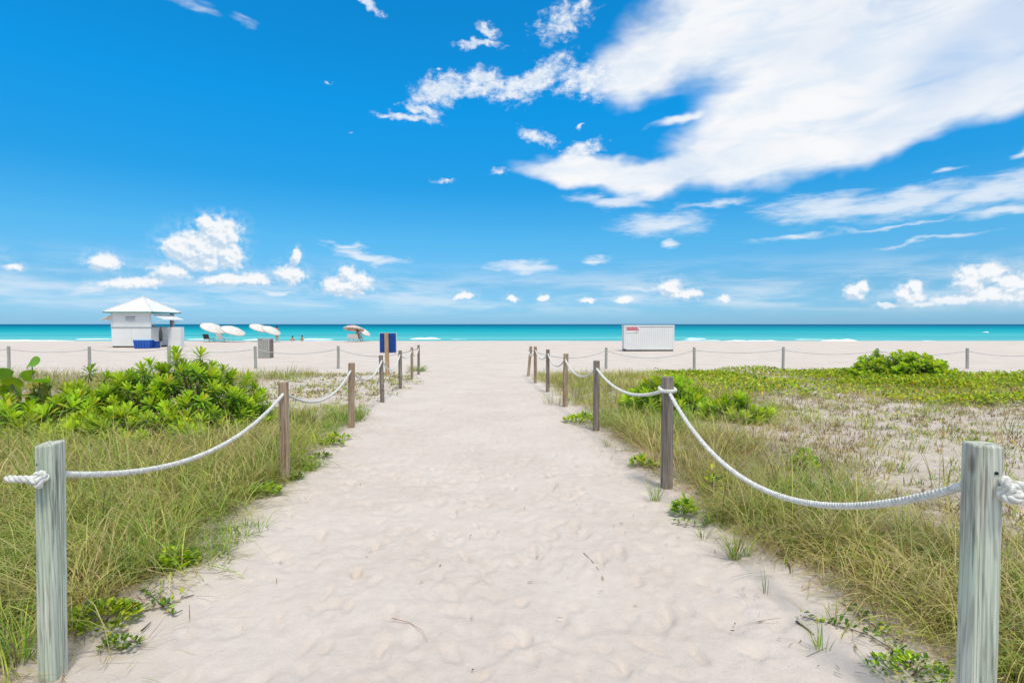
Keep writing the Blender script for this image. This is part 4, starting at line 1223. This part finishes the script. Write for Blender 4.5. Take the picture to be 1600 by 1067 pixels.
def build_grass():
    # ---- left: long combed grass behind the rope
    B = Blades()
    def dl(x, y):
        d = left_d(x, y) + .35 * (fbm(x * 1.3, y * 1.3, 2) - .5) - .28 * (1 - sm(y, 2.5, 3.4))
        return sm(d, .02, .35) * (1 - sm(y, 6.4, 8.2))
    clumps(B, dl, (-7.5, -1.8), (1.6, 4.2), 1150, (24, 50), .58, .0056, .13, P_MEAD, (.15, 1.0), (1.4, 3.0), (-.9, -.25, .8), 6, .5)
    clumps(B, dl, (-9.5, -1.9), (4.0, 8.2), 1500, (18, 34), .52, .0072, .14, P_MEAD, (.1, .9), (1.3, 2.8), (-.9, -.2, .6), 5, .5)
    clumps(B, dl, (-7, -1.9), (1.8, 6.5), 260, (14, 30), .56, .0058, .07, P_FRESH, (.02, .35), (.5, 1.6), None, 5, .5)
    clumps(B, dl, (-7, -1.9), (1.8, 6.5), 1200, (14, 30), .44, .0048, .15, P_DRY, (.5, 1.4), (.4, 1.8), None, 4, .5)
    clumps(B, dl, (-6, -1.8), (1.7, 6.8), 1100, (16, 30), .24, .0050, .16, P_THATCH_SHADE, (.5, 1.45), (.2, 1.6), None, 4, .5)
    clumps(B, dl, (-6, -1.9), (1.9, 6.4), 420, (5, 12), .74, .0050, .08, [.4, 2.8, .2, 3.2, .2, .5], (.05, .7), (.9, 2.4), (-.9, -.2, .5), 7, .4)
    # dry grass and litter around the shrubs' feet
    def dls(x, y): return sm(left_d(x, y), .4, .9) * sm(y, 6.0, 7.2) * (1 - sm(y, 8.6, 9.6))
    clumps(B, dls, (-8, -2.6), (6, 9.6), 700, (14, 26), .36, .0065, .12, P_DRY, (.2, 1.0), (.3, 1.4), None, 3)
    # tan meadow band behind the shrubs
    def dlf(x, y): return sm(-x, 5.5, 8.0) * sm(y, 9, 11) * (1 - sm(y, 18.5, 20)) * (.35 + .65 * sm(fbm(x * .4, y * .4, 2), .35, .6))
    clumps(B, dlf, (-26, -5.5), (9, 20), 3000, (10, 18), .42, .011, .18, [1.4, 2.4, .9, 3.2, 1.2, 3.4], (.1, .7), (.3, 1.2), None, 3)
    o = link('dune_grass', B.mesh('dune_grass'), M['grass']); tag(o, 'long yellow green grass filling the dune left of the path', 'grass', None, 'stuff')
    # ---- left: low fresh turf between shrubs and the second and third posts
    B = Blades()
    def dt(x, y):
        d = left_d(x, y) + .5 * (fbm(x * 1.1 + 4, y * 1.1, 3) - .5)
        return sm(d, .0, .35) * (1 - sm(d, 1.5, 2.3)) * sm(y, 4.8, 5.6) * (1 - sm(y, 9.6, 10.8))
    clumps(B, dt, (-5.6, -2.1), (4.8, 10.8), 2200, (12, 24), .17, .0075, .09, P_FRESH, (.1, 1.0), (.2, 1.2), None, 3)
    def dt3(x, y):
        d = left_d(x, y) + .5 * (fbm(x * 1.5 + 24, y * 1.5, 3) - .5)
        return sm(d, -.22, -.02) * (1 - sm(d, .2, .5)) * sm(y, 3.1, 3.6) * (1 - sm(y, 5.6, 6.2)) * sm(fbm(x * 1.1 + 5, y * 1.1 + 2, 2), .33, .5)
    clumps(B, dt3, (-3.4, -1.8), (2.9, 6.2), 2200, (14, 26), .16, .0055, .07, P_FRESH, (.2, 1.2), (.2, 1.4), None, 4)
    def dt2(x, y):
        d = left_d(x, y) + .6 * (fbm(x * 1.4 + 14, y * 1.4, 3) - .5)
        return .5 * sm(d, -.2, .2) * (1 - sm(d, .7, 1.3)) * sm(y, 9.0, 10.5) * (1 - sm(y, 19, 20))
    clumps(B, dt2, (-5.5, -2.3), (9, 20), 420, (8, 16), .10, .012, .12, [2.5, 2, 1, .8, .8, 3], (.1, 1.0), (.2, 1.2), None, 3)
    o = link('low_turf', B.mesh('low_turf'), M['grass']); tag(o, 'low bright green turf behind the second and third left posts', 'grass', None, 'stuff')
    # ---- right: tall tussocks along the rope
    B = Blades()
    def dr(x, y):
        d = right_d(x, y) + .45 * (fbm(x * 1.2 + 7, y * 1.2, 3) - .5)
        return sm(d, .0, .3) * (1 - .95 * sm(d, 1.0, 1.9)) * (1 - sm(y, 8.5, 11)) * (.45 + .55 * sm(fbm(x * 1.5 + 3, y * 1.5 + 30, 2), .36, .55))
    clumps(B, dr, (1.2, 4.6), (1.5, 4.4), 680, (22, 48), .50, .0054, .12, P_LUSH, (.1, .9), (1.4, 2.9), None, 6, .55)
    clumps(B, dr, (1.0, 5.2), (4.2, 9.5), 1050, (16, 34), .43, .0068, .13, P_LUSH, (.1, .9), (1.2, 2.7), None, 5, .55)
    clumps(B, dr, (1.0, 4.6), (1.5, 8.5), 300, (14, 28), .54, .0056, .07, P_LUSH, (.02, .45), (.6, 1.9), None, 5, .5)
    clumps(B, dr, (1.1, 4.6), (1.5, 8.5), 1500, (14, 28), .42, .0048, .14, P_DRY, (.45, 1.4), (.4, 1.9), None, 4, .5)
    clumps(B, lambda x, y: dr(x, y) * .8, (1.2, 4.2), (1.6, 7.5), 240, (5, 12), .70, .0048, .08, [.4, 2.6, .2, 3.2, .2, .5], (.05, .6), (.8, 2.2), None, 7, .4)
    # brown dead thatch low between the tussocks, its tone also darkening the shaded gaps
    clumps(B, dr, (1.0, 4.6), (1.5, 8.5), 900, (16, 30), .24, .0050, .16, P_THATCH_SHADE, (.5, 1.45), (.2, 1.6), None, 4, .5)
    # farther band along the path to the beach
    def drf(x, y):
        d = right_d(x, y) + .5 * (fbm(x * .9 + 2, y * .9, 3) - .5)
        return sm(d, .05, .45) * (1 - sm(d, 3.2, 4.6)) * sm(y, 8, 10) * (1 - sm(y, 18, 19.2)) * .9
    clumps(B, drf, (.4, 6.5), (8, 19.2), 1500, (14, 24), .36, .009, .14, [1.5, 3.2, .6, 2.0, .6, 3], (.1, .7), (.4, 1.4), None, 3)
    # scattered tussocks on the thin sand farther right
    def drs(x, y): return sm(right_d(x, y), 1.6, 2.6) * (.12 + .5 * sm(fbm(x * .7 + 31, y * .7, 3), .5, .68))
    clumps(B, drs, (3, 12), (2.4, 12.5), 900, (12, 26), .30, .0065, .10, [1.2, 2.2, .6, 3.2, 1.6, 2.4], (.1, .9), (.3, 1.5), None, 4)
    o = link('dune_grass', B.mesh('dune_grass'), M['grass']); tag(o, 'arching tussock grass along the rope right of the path', 'grass', None, 'stuff')
    # ---- litter: dry blades lying on the sand under and beside the plants
    B = Blades()
    n = 6500
    y = rng.uniform(1.6, 9.5, n); sd = rng.random(n) < .5
    off = rng.normal(.32, .26, n)
    x = np.where(sd, bl(y) - off, br(y) + off)
    root = np.stack([x, y, zlow(x, y) + .012], -1)
    B.add(root, rng.uniform(.06, .26, n), rng.uniform(.002, .004, n), rng.uniform(0, 6.28, n), rng.uniform(1.35, 1.6, n), rng.uniform(-.15, .25, n), pick(n, [.1, .3, .1, 2.4, 2.2, .4]), 3)
    o = link('dry_litter', B.mesh('dry_litter'), M['grass']); tag(o, 'dry fallen straw lying along both edges of the path', 'litter', None, 'stuff')
build_grass()

# ---- leaves -----------------------------------------------------------
class Leaves:
    """many small leaves joined into one mesh (ground cover)"""
    def __init__(s): s.V = []; s.L = []; s.S = []; s.C = []; s.b = 0
    def add(s, pos, az, elev, length, width, col):
        """obovate folded leaves; elev = angle above the ground"""
        N = len(pos)
        ca, sa = np.cos(az), np.sin(az); ce, se = np.cos(elev), np.sin(elev)
        d = np.stack([ca * ce, sa * ce, se], -1); sd = np.stack([-sa, ca, np.zeros(N)], -1); up = np.cross(d, sd)
        st = [(0, .12, 0), (.45, .42, .0), (.78, .5, -.02), (1.0, .06, -.08)]
        vs = np.zeros((N, 9, 3), np.float32); k = 0
        for i, (t, w, dr) in enumerate(st[:3]):
            c = pos + d * (t * length)[:, None] + up * (dr * length)[:, None]
            vs[:, k] = c - sd * (w * width)[:, None] + up * (.12 * width)[:, None]; vs[:, k + 1] = c; vs[:, k + 2] = c + sd * (w * width)[:, None] + up * (.12 * width)[:, None]; k += 3
        tip = pos + d * length[:, None] + up * (-.08 * length)[:, None]
        vs = np.concatenate([vs[:, :9], tip[:, None]], 1)
        pat = [0, 1, 4, 3, 1, 2, 5, 4, 3, 4, 7, 6, 4, 5, 8, 7, 6, 7, 9, 7, 8, 9]; sz = [4, 4, 4, 4, 3, 3]
        base = s.b + np.arange(N)[:, None] * 10
        s.L.append((base + np.array(pat)[None]).ravel()); s.S.append(np.tile(sz, N)); s.V.append(vs.reshape(-1, 3)); s.C.append(np.repeat(col[:, None], 10, 1).reshape(-1, 3)); s.b += N * 10
    def mesh(s, name): return np_mesh(name, np.concatenate(s.V), np.concatenate(s.L), np.concatenate(s.S), np.concatenate(s.C), True)

L_GREEN = lin(.23, .41, .02); L_LIME = lin(.52, .64, .035); L_DEEP = lin(.08, .18, .02); L_YEL = lin(.60, .50, .03)
def lpick(n, pr=(4, 3, 2, .4)):
    pal = np.stack([L_GREEN, L_LIME, L_DEEP, L_YEL]); k = rng.choice(4, n, p=np.array(pr) / sum(pr))
    return (pal[k] * rng.uniform(.75, 1.3, (n, 1))).astype(np.float32)

def rosette_mesh(seed, nl=18, L=.17, W=.055):
    """one shoot end of beach naupaka: a whorl of spoon-shaped leaves"""
    r = np.random.default_rng(seed)
    lv = Leaves()
    k = np.arange(nl)
    az = k * 2.39996 + r.normal(0, .15, nl)
    el = np.linspace(1.3, -.45, nl) + r.normal(0, .12, nl)
    ln = L * (.62 + .38 * np.sin(np.linspace(.5, 2.6, nl))) * r.uniform(.85, 1.15, nl)
    z = np.linspace(.05, -.05, nl)
    pos = np.stack([.012 * np.cos(az), .012 * np.sin(az), z], -1)
    pal = np.stack([L_LIME, L_GREEN, L_DEEP]); 
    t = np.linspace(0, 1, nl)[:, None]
    col = np.where(t < .5, L_LIME * (1 - 2 * t) + L_GREEN * 2 * t, L_GREEN * (2 - 2 * t) + L_DEEP * (2 * t - 1)) * r.uniform(.8, 1.25, (nl, 1))  # lower leaves coloured deeper to suggest the shaded inside of the shrub
    yl = r.random(nl) < .05; col[yl] = L_YEL * .9
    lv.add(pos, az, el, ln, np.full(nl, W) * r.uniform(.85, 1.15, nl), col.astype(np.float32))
    return lv.mesh('leaf_rosette')
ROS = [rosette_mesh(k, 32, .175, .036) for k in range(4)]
for m_ in ROS: m_.materials.append(M['leaf'])
ROS_S = [rosette_mesh(10 + k, 14, .15, .075) for k in range(3)]
for m_ in ROS_S: m_.materials.append(M['leaf'])

def shrub(label, cx, cy, rx, ry, h, n, size=1.0, seed=0, group=None, name='naupaka_shrub', tops=None, ros=None, gap=.105):
    """leafy mound: branching stems that each end in a rosette of leaves"""
    rn = random.Random(seed)
    z0 = gz(cx, cy)
    r = empty(name, (cx, cy, z0)); tag(r, label, 'shrub', group)
    st = MB(); pts = []
    hubs = []
    for k in range(9):
        a = k / 9 * 2 * math.pi + rn.uniform(-.3, .3); q = rn.uniform(.2, .6)
        hub = Vector((rx * q * math.cos(a), ry * q * math.sin(a), h * rn.uniform(.2, .4)))
        base = Vector((hub.x * .45, hub.y * .45, -.08))
        mid = base.lerp(hub, .5) + Vector((rn.uniform(-.05, .05), rn.uniform(-.05, .05), 0))
        st.tube([base, mid, hub], [.024 * size, .02 * size, .015 * size], 6); hubs.append(hub)
    rs = ros or ROS
    cnt = 0; tries = 0
    while cnt < n and tries < n * 20:
        tries += 1
        a = rn.uniform(0, 2 * math.pi); ph = math.acos(rn.uniform(-.05, 1.0))
        shell = rn.uniform(.93, 1.03) if rn.random() < .72 else rn.uniform(.55, .9)
        lump = .78 + .30 * math.sin(a * 2.3 + seed) * math.sin(ph * 3 + seed * .7) + .16 * math.sin(a * 5 + seed * 1.9)
        d = Vector((math.sin(ph) * math.cos(a), math.sin(ph) * math.sin(a), math.cos(ph)))
        p = Vector((d.x * rx * (.85 + .2 * lump), d.y * ry * (.85 + .2 * lump), max(.03, d.z * h * (.72 + .30 * lump)))) * shell
        if any((p - q).length < gap * size for q in pts): continue
        pts.append(p); cnt += 1
    if tops: pts += [Vector(t) for t in tops]
    for p in pts:
        hub = min(hubs, key=lambda q: (q - p).length)
        dd = (p - hub).normalized()
        mid = hub.lerp(p, .5) + Vector((0, 0, -.06 * size))
        st.tube([hub, mid, p], [.011 * size, .009 * size, .007 * size], 5)
        o = bpy.data.objects.new('leaf_rosette', rn.choice(rs))
        o.parent = r; o.location = p
        ax = (Vector((p.x / rx, p.y / ry, 0)) * .7 + Vector((rn.uniform(-.3, .3), rn.uniform(-.3, .3), 1.0))).normalized()
        o.rotation_euler = (ax.to_track_quat('Z', 'Y').to_matrix() @ Matrix.Rotation(rn.uniform(0, 6.28), 3, 'Z')).to_euler()
        s = size * rn.uniform(.78, 1.18); o.scale = (s, s, s)
        COL.objects.link(o)
    st.build('stem', M['stem'], r, smooth=True)
    return r
GS = 'naupaka shrubs on the dune'
shrub('big bright green naupaka shrub in front of the beach hut', -4.95, 8.1, 1.2, .9, .93, 235, .84, 3, GS, gap=.10, tops=[(-.1, .1, 1.08), (.3, 0, 1.06), (-.5, .1, .92), (.05, -.2, 1.0)])
shrub('medium naupaka shrub with bare stems, between the sea grape and the big shrub', -6.15, 7.7, .75, .6, .62, 85, .86, 8, GS, gap=.10, tops=[(.0, .2, .86), (-.25, -.2, .74), (.3, .1, .78)])
shrub('yellowish low naupaka shrub at the foot of the big shrub', -4.9, 6.95, 1.0, .45, .42, 80, .82, 12, GS)
shrub('low naupaka shrub at the left edge below the sea grape', -6.9, 7.1, .8, .5, .5, 66, .85, 15, GS)
shrub('low dense naupaka shrub right of the path behind the rope-wrapped post', 2.8, 9.7, .82, .7, .60, 100, .78, 21, GS)
shrub('small yellowish naupaka shrub at the right foot of the low dense one', 3.65, 8.9, .5, .42, .36, 36, .8, 25, GS)
shrub('round green shrub standing above the ground cover on the far right', 11.9, 16.6, 1.45, 1.0, .80, 290, .95, 31, GS, ros=ROS_S, name='round_shrub', gap=.085)

def round_leaf_mesh(seed):
    r = random.Random(seed)
    vs = [(0, 0, 0)]; fs = []; N = 14
    for ring, q in ((1, .55), (2, 1.0)):
        for k in range(N):
            a = k / N * 2 * math.pi
            rr = q * .115 * (1 + .05 * math.sin(3 * a + seed))
            notch = .55 if abs(((a - math.pi) + math.pi) % (2 * math.pi) - math.pi) < .25 and ring == 2 else 1
            vs.append((rr * math.cos(a) * notch + .05, rr * math.sin(a) * 1.12, .10 * (rr * math.sin(a)) ** 2 / .01 * .12 + .02 * q * math.cos(2 * a)))
    for k in range(N):
        fs.append((0, 1 + k, 1 + (k + 1) % N)); fs.append((1 + k, 1 + N + k, 1 + N + (k + 1) % N, 1 + (k + 1) % N))
    vs = np.array(vs, np.float32); L = [i for f in fs for i in f]; S = [len(f) for f in fs]
    base = np.array([[.20, .36, .03], [.28, .42, .03], [.38, .34, .06]][seed % 3], np.float32)
    col = np.repeat(base[None], len(vs), 0)
    me = np_mesh('leaf', vs, np.array(L), np.array(S), col, True); me.materials.append(M['leaf'])
    return me
RL = [round_leaf_mesh(k) for k in range(3)]
def sea_grape():
    x, y = -6.75, 7.6; z0 = gz(x, y); rn = random.Random(4)
    r = empty('sea_grape', (x, y, z0)); tag(r, 'sea grape with large round leaves at the left edge behind the long grass', 'shrub')
    st = MB()
    for k in range(9):
        a = rn.uniform(0, 6.28); q = rn.uniform(.1, .75)
        top = Vector((q * math.cos(a) * .9, q * math.sin(a) * .6, rn.uniform(.45, .80)))
        if k == 0: top = Vector((.12, -.1, .98))
        if k == 1: top = Vector((-.1, -.2, .84))
        b = Vector((top.x * .3, top.y * .3, -.06))
        st.tube([b, b.lerp(top, .5) + Vector((.04, 0, -.03)), top], [.018, .014, .008], 6)
        for q in range(6):
            t = 1 - q * .13
            p = b.lerp(top, t)
            o = bpy.data.objects.new('leaf', RL[rn.choice((0, 0, 1, 1, 2))]); o.parent = r; o.location = p
            o.rotation_euler = (rn.uniform(-.9, .9) + .5, rn.uniform(-1.0, .2), q * 2.5 + a)
            s = rn.uniform(.65, 1.08); o.scale = (s, s, s); COL.objects.link(o)
    st.build('stem', M['stem'], r, smooth=True)
sea_grape()

# ---- green ground cover (right, before the beach) and patches -----------
def build_cover():
    lv = Leaves()
    n = 150000
    x = rng.uniform(2.5, 22, n); y = rng.uniform(9.8, 20, n)
    d = fbm(x * .35 + 3, y * .5 + 1, 3)
    band = sm(y, 13.8, 15.5) * (1 - sm(y, 18.8, 19.6)) * sm(x, 3.0, 6.0) * (1 - sm(x, 13.2, 14.4) * sm(y, 14.6, 15.8))
    tongue = sm(x, 7.5, 9.5) * sm(y, 10.0, 11.2) * (1 - sm(y, 15.5, 17)) * (.3 + .7 * sm(d, .38, .55))
    low = .35 * sm(x, 3.5, 5.5) * sm(d, .46, .6) * sm(y, 11.0, 12.5) * (1 - sm(y, 14, 16))
    p = np.clip(np.maximum(np.maximum(band * (.10 + .75 * sm(d, .40, .58)), tongue), low), 0, 1)
    k = rng.random(n) < p
    x, y, d = x[k], y[k], d[k]; m = len(x)
    hh = .26 * sm(d, .36, .66) * rng.random(m) ** .6 + .02
    z = zlow(x, y) + hh
    lv.add(np.stack([x, y, z], -1), rng.uniform(0, 6.28, m), rng.uniform(.0, 1.2, m), rng.uniform(.05, .09, m), rng.uniform(.035, .06, m), lpick(m, (4, 3.2, 1.3, .6)) * np.where(rng.random((m, 1)) < .12, np.array([[1.0, .62, .9]], np.float32), 1).astype(np.float32))
    o = link('ground_cover', lv.mesh('ground_cover'), M['leaf']); tag(o, 'bright green creeping ground cover before the beach on the right', 'ground cover', None, 'stuff')
    # dry upright sprigs dotted over the thin sand on both sides
    B = Blades()
    def dsl(x, y): return sm(left_d(x, y), .15, .6) * sm(y, 8.8, 10.2) * (1 - sm(y, 19.5, 20.5)) * (1 - .75 * sm(-x, 6, 8)) * (.3 + .7 * sm(fbm(x * .8, y * .8, 2), .35, .6))
    clumps(B, dsl, (-12, -2.4), (8.6, 20.4), 3200, (5, 10), .11, .018, .06, [.4, .8, .6, 1.4, 3.6, 2.0], (.1, .9), (-.2, .6), None, 2)
    def dsr(x, y): return sm(right_d(x, y), 1.2, 2.0) * (.30 + .70 * sm(fbm(x * .8 + 8, y * .8, 3), .40, .60)) * (1 - sm(y, 13, 16))
    clumps(B, dsr, (2.8, 15), (2.6, 16), 15000, (4, 9), .095, .011, .05, [.5, .7, .7, 1.5, 4.2, 1.4], (.1, .9), (-.2, .6), None, 2)
    clumps(B, lambda x, y: dsr(x, y) * sm(fbm(x * .6 + 3, y * .6 + 9, 3), .5, .6), (2.6, 15), (2.6, 15), 5200, (12, 22), .16, .007, .11, [.2, .5, .4, 1.6, 4.0, 1.0], (.2, 1.1), (-.1, 1.0), None, 3)
    clumps(B, lambda x, y: sm(x, 3.5, 5) * sm(y, 10.5, 12.5) * (1 - sm(y, 18.6, 19.4)) * (1 - .7 * sm(x, 13.2, 14.4)) * .8, (3, 18), (10.5, 19.4), 2400, (6, 12), .22, .012, .12, [.3, 1.0, .3, 2.4, 2.0, 1.6], (.1, 1.0), (-.1, 1.0), None, 2)
    o = link('dry_sprigs', B.mesh('dry_sprigs'), M['grass']); tag(o, 'small brown and olive sprigs dotted over the thin sand beside the path', 'dry plants', None, 'stuff')
    # rounded small leaves between the sprigs
    lv = Leaves()
    n = 16000
    x = rng.uniform(-10, 15, n); y = rng.uniform(3.0, 20, n)
    dd = np.where(x < 0, dsl(x, y) * .35, dsr(x, y) * (.25 * sm(fbm(x * .9 + 4, y * .9 + 6, 3), .50, .62)))
    k = rng.random(n) < dd
    x, y = x[k], y[k]; m = len(x)
    lv.add(np.stack([x, y, zlow(x, y) + .02], -1), rng.uniform(0, 6.28, m), rng.uniform(.1, 1.2, m), rng.uniform(.04, .09, m), rng.uniform(.025, .05, m), lpick(m, (3, 2, 2, 2)))
    o = link('seedling_leaves', lv.mesh('seedling_leaves'), M['leaf']); tag(o, 'small yellowish green leaves scattered over the thin sand beside the path', 'ground cover', None, 'stuff')
build_cover()

# ---- single small plants on the sand along the path edges ----------------
def leafy(label, u, v, rx, ry, h, n, size, deep=False, name='leafy_plant'):
    x, y, z = ground_px(u, v)
    lv = Leaves()
    a = rng.uniform(0, 6.28, n); q = np.sqrt(rng.random(n))
    px = rx * q * np.cos(a); py = ry * q * np.sin(a)
    zz = zlow(px + x, py + y) - z + h * (1 - q ** 2 * .8) * rng.random(n) ** .5 + .008
    col = lpick(n, (3, 1, 4, .2) if deep else (4, 4, 1.2, .3))
    lv.add(np.stack([px, py, zz], -1), a + rng.normal(0, .9, n), rng.uniform(.1, 1.25, n), size * rng.uniform(.7, 1.25, n), size * .5 * rng.uniform(.8, 1.2, n), col)
    o = link(name, lv.mesh('leaves'), M['leaf'], None, (x, y, z)); tag(o, label, 'plant')
    mb = MB(); rn = random.Random(int(u))
    for k in range(9):
        b = rn.uniform(0, 6.28); qq = rn.uniform(.4, .95)
        e = Vector((rx * qq * math.cos(b), ry * qq * math.sin(b), 0)); e.z = gz(x + e.x, y + e.y) - z + h * .35 * (1 - qq) + .012
        mb.tube([(0, 0, -.02), (e.x * .5, e.y * .5, e.z + h * .25), tuple(e)], [.004, .003, .002], 4)
    mb.build('stem', M['stem'], o)
    return o
def tuft(label, u, v, n, L, w, spread, probs, lean=(.05, .5), curl=(.3, 1.2)):
    x, y, z = ground_px(u, v)
    B = Blades()
    a = rng.uniform(0, 6.28, n); q = spread * np.sqrt(rng.random(n))
    root = np.stack([q * np.cos(a), q * np.sin(a), np.full(n, -.01)], -1)
    root[:, 2] += zlow(root[:, 0] + x, root[:, 1] + y) - z
    c = pick(n, probs)
    B.add(root, L * rng.uniform(.5, 1.1, n), w * rng.uniform(.7, 1.2, n), a + rng.normal(0, .5, n), rng.uniform(lean[0], lean[1], n), rng.uniform(curl[0], curl[1], n), c, 5, c * .7 + C_STRAW * .3)
    o = link('grass_tuft', B.mesh('grass_tuft'), M['grass'], None, (x, y, z)); tag(o, label, 'grass tuft')
def vine(label, pts, size=.03, step=.035):
    """creeping runner with paired leaves"""
    W = [Vector(ground_px(u, v)) for u, v in pts]
    o0 = W[0].copy()
    mb = MB(); mb.tube([p - o0 + Vector((0, 0, .008)) for p in W], .003, 5)
    r = mb.build('creeping_vine', M['stem'], None, o0); tag(r, label, 'vine')
    P = []
    for a, b in zip(W, W[1:]):
        m = max(1, int((b - a).length / step))
        for i in range(m): P.append((a.lerp(b, i / m), (b - a)))
    pos = []; az = []
    for p, d in P:
        for s in (-1, 1, random.choice((-1, 1))):
            pos.append(p - o0 + Vector((random.uniform(-.015, .015), random.uniform(-.015, .015), random.uniform(.005, .035)))); az.append(math.atan2(d.y, d.x) + s * random.uniform(.5, 1.7))
    n = len(pos)
    lv = Leaves(); lv.add(np.array([tuple(p) for p in pos], np.float32), np.array(az), rng.uniform(.1, 1.0, n), size * rng.uniform(.7, 1.2, n), size * .5 * rng.uniform(.8, 1.2, n), lpick(n, (2, .6, 4, .3)))
    link('leaves', lv.mesh('leaves'), M['leaf'], r)

leafy('bright green leafy clump on the sand by the nearest left post', 160, 975, .17, .13, .10, 260, .042)
leafy('dark green low plant on the sand in front of the nearest left post', 190, 1012, .10, .05, .04, 110, .026, True)
leafy('bright green leafy plant at the tip of the left grass, left of the path', 274, 886, .13, .10, .10, 190, .05)
leafy('green bushy plant on the sand just before the brown second left post', 414, 773, .14, .09, .08, 170, .05)
leafy('small dark plant directly right of the brown second left post', 462, 750, .06, .04, .05, 40, .045, True)
leafy('flat green plant right of the second left post, nearest of the small row', 470, 733, .12, .07, .04, 60, .05)
leafy('flat green plant in the middle of the small row right of the second left post', 478, 722, .10, .07, .04, 50, .05)
leafy('flat green plant on the sand left of the third left post, lower of two', 503, 716, .10, .06, .05, 50, .05, True)
leafy('flat green plant on the sand left of the third left post, upper of two', 517, 696, .18, .08, .06, 90, .055)
leafy('green plant at the sand edge below the third left post', 525, 687, .18, .10, .08, 90, .06)
leafy('bright leafy plant left of the third right post beside the path', 908, 660, .28, .18, .12, 190, .07)
leafy('small leafy plant left of the rope-wrapped post', 1003, 728, .12, .09, .09, 80, .065)
leafy('tiny yellow green plant close against the rope-wrapped post', 1028, 731, .05, .05, .05, 30, .055)
leafy('bright green leafy plant on the sand below the rope-wrapped post', 1070, 803, .085, .07, .10, 90, .065)
leafy('yellow flowering plant in the grass right of the rope-wrapped post', 1112, 775, .08, .06, .26, 40, .06)
leafy('yellow green plant in the grass above the right rope', 1258, 735, .13, .1, .22, 80, .07)
vine('creeping vine on the sand right of the leafy clump by the nearest left post', [(185, 950), (215, 958), (240, 953), (262, 948), (285, 936), (303, 931)], .034, .03)
vine('short creeping vine above the leafy clump near the left grass edge', [(225, 925), (240, 935), (255, 950), (270, 962), (285, 955)], .034, .03)
vine('creeping vine on the sand left of the right grass edge', [(1052, 818), (1075, 822), (1100, 825), (1112, 812), (1120, 800)], .035, .035)
vine('creeping vine with small leaves on the sand at the lower right', [(1255, 965), (1290, 975), (1330, 985), (1360, 995), (1400, 1020), (1430, 1050)], .034, .028)
vine('upper creeping vine by the grass edge at the lower right', [(1318, 945), (1345, 965), (1380, 990), (1410, 1005)], .034, .028)
leafy('low green plant at the bottom right in front of the nearest right post', 1420, 1050, .17, .12, .05, 240, .026, True)
tuft('grass tuft at the foot of the rope-wrapped post', 1024, 782, 40, .24, .005, .04, P_FRESH)
tuft('tall pale grass tuft on the sand below the right rope', 1148, 872, 70, .34, .0045, .035, [2, 2.4, 1, 1.4, .4, 1.6], (.05, .8), (.2, 1.1))
tuft('slender grass tuft beside the tall pale one', 1168, 868, 26, .22, .004, .02, P_FRESH)
tuft('small grass tuft alone on the sand near the third right post', 948, 700, 22, .20, .005, .04, P_LUSH)
tuft('thin grass tuft on the sand at the middle right', 1098, 842, 16, .20, .004, .03, P_LUSH)
tuft('green grass tuft left of the nearest left post', 30, 1035, 60, .32, .005, .05, P_FRESH)
tuft('fresh green grass tuft at the left grass edge', 205, 905, 90, .42, .0045, .07, P_FRESH, (.02, .35))
tuft('single thin grass shoots at the lower right on the sand', 1305, 972, 14, .18, .0045, .03, P_FRESH, (.05, .4), (.1, .6))
tuft('grass shoots right of the single thin ones on the lower right sand', 1198, 925, 8, .16, .004, .02, P_FRESH, (.0, .3), (.0, .4))
tuft('small green grass tuft at the bottom beside the creeping vines', 1285, 1015, 14, .18, .0045, .03, P_FRESH, (.05, .5), (.1, .6))
tuft('rounded green grass tuft at the beach end of the left fence', 652, 580, 170, .42, .013, .34, P_FRESH, (.1, .9), (.3, 1.2))
tuft('sparse pale grass on the sand left of the fourth right post', 872, 632, 60, .32, .008, .3, P_MEAD)
tuft('low spreading grass on the sand left of the long left grass', 330, 852, 120, .16, .0045, .18, P_FRESH, (.3, 1.1), (.2, .9))

# ---- twigs and specks on the path ----------------------------------------
def twig(label, pts, r0, mt='twig'):
    W = [Vector(ground_px(u, v)) for u, v in pts]; o0 = W[0].copy()
    mb = MB(); n = len(W)
    mb.tube([p - o0 + Vector((0, 0, .010)) for p in W], [r0 * (1 - .6 * i / (n - 1)) for i in range(n)], 6)
    tag(mb.build('twig', M[mt], None, o0, smooth=True), label, 'twig', 'twigs lying on the sand')
twig('thin curved dark twig on the path left of the right grass', [(912, 866), (926, 880), (936, 894), (943, 908)], .003)
twig('short thick dark twig at the lower right beside the vine', [(1244, 973), (1256, 981), (1272, 994)], .006)
twig('bent black twig at the foot of the right grass', [(1213, 867), (1228, 876), (1234, 888), (1235, 897)], .007)
twig('short dark twig on the sand in front of the nearest left post', [(221, 988), (230, 980), (236, 974)], .005)
twig('reddish curved stalk lying on the lower middle of the path', [(612, 968), (640, 975), (660, 988), (668, 1005)], .0022, 'stalk')
def build_specks():
    B = Blades(); n = 300
    y = 1.3 + 12 * rng.random(n) ** 1.4
    x = bl(y) + (br(y) - bl(y)) * rng.random(n)
    x = np.where(rng.random(n) < .5, x, br(y) - np.abs(rng.normal(0, .5, n)))
    B.add(np.stack([x, y, zhgt(x, y) + .012], -1), rng.uniform(.012, .05, n), rng.uniform(.004, .010, n), rng.uniform(0, 6.28, n), rng.uniform(1.3, 1.6, n), rng.uniform(-.4, .3, n), pick(n, [.1, .1, .1, .6, 3, .3]) * .6, 2)
    tag(link('leaf_litter', B.mesh('leaf_litter'), M['grass']), 'tiny brown leaf bits and bark scattered over the path', 'litter', None, 'stuff')
build_specks()
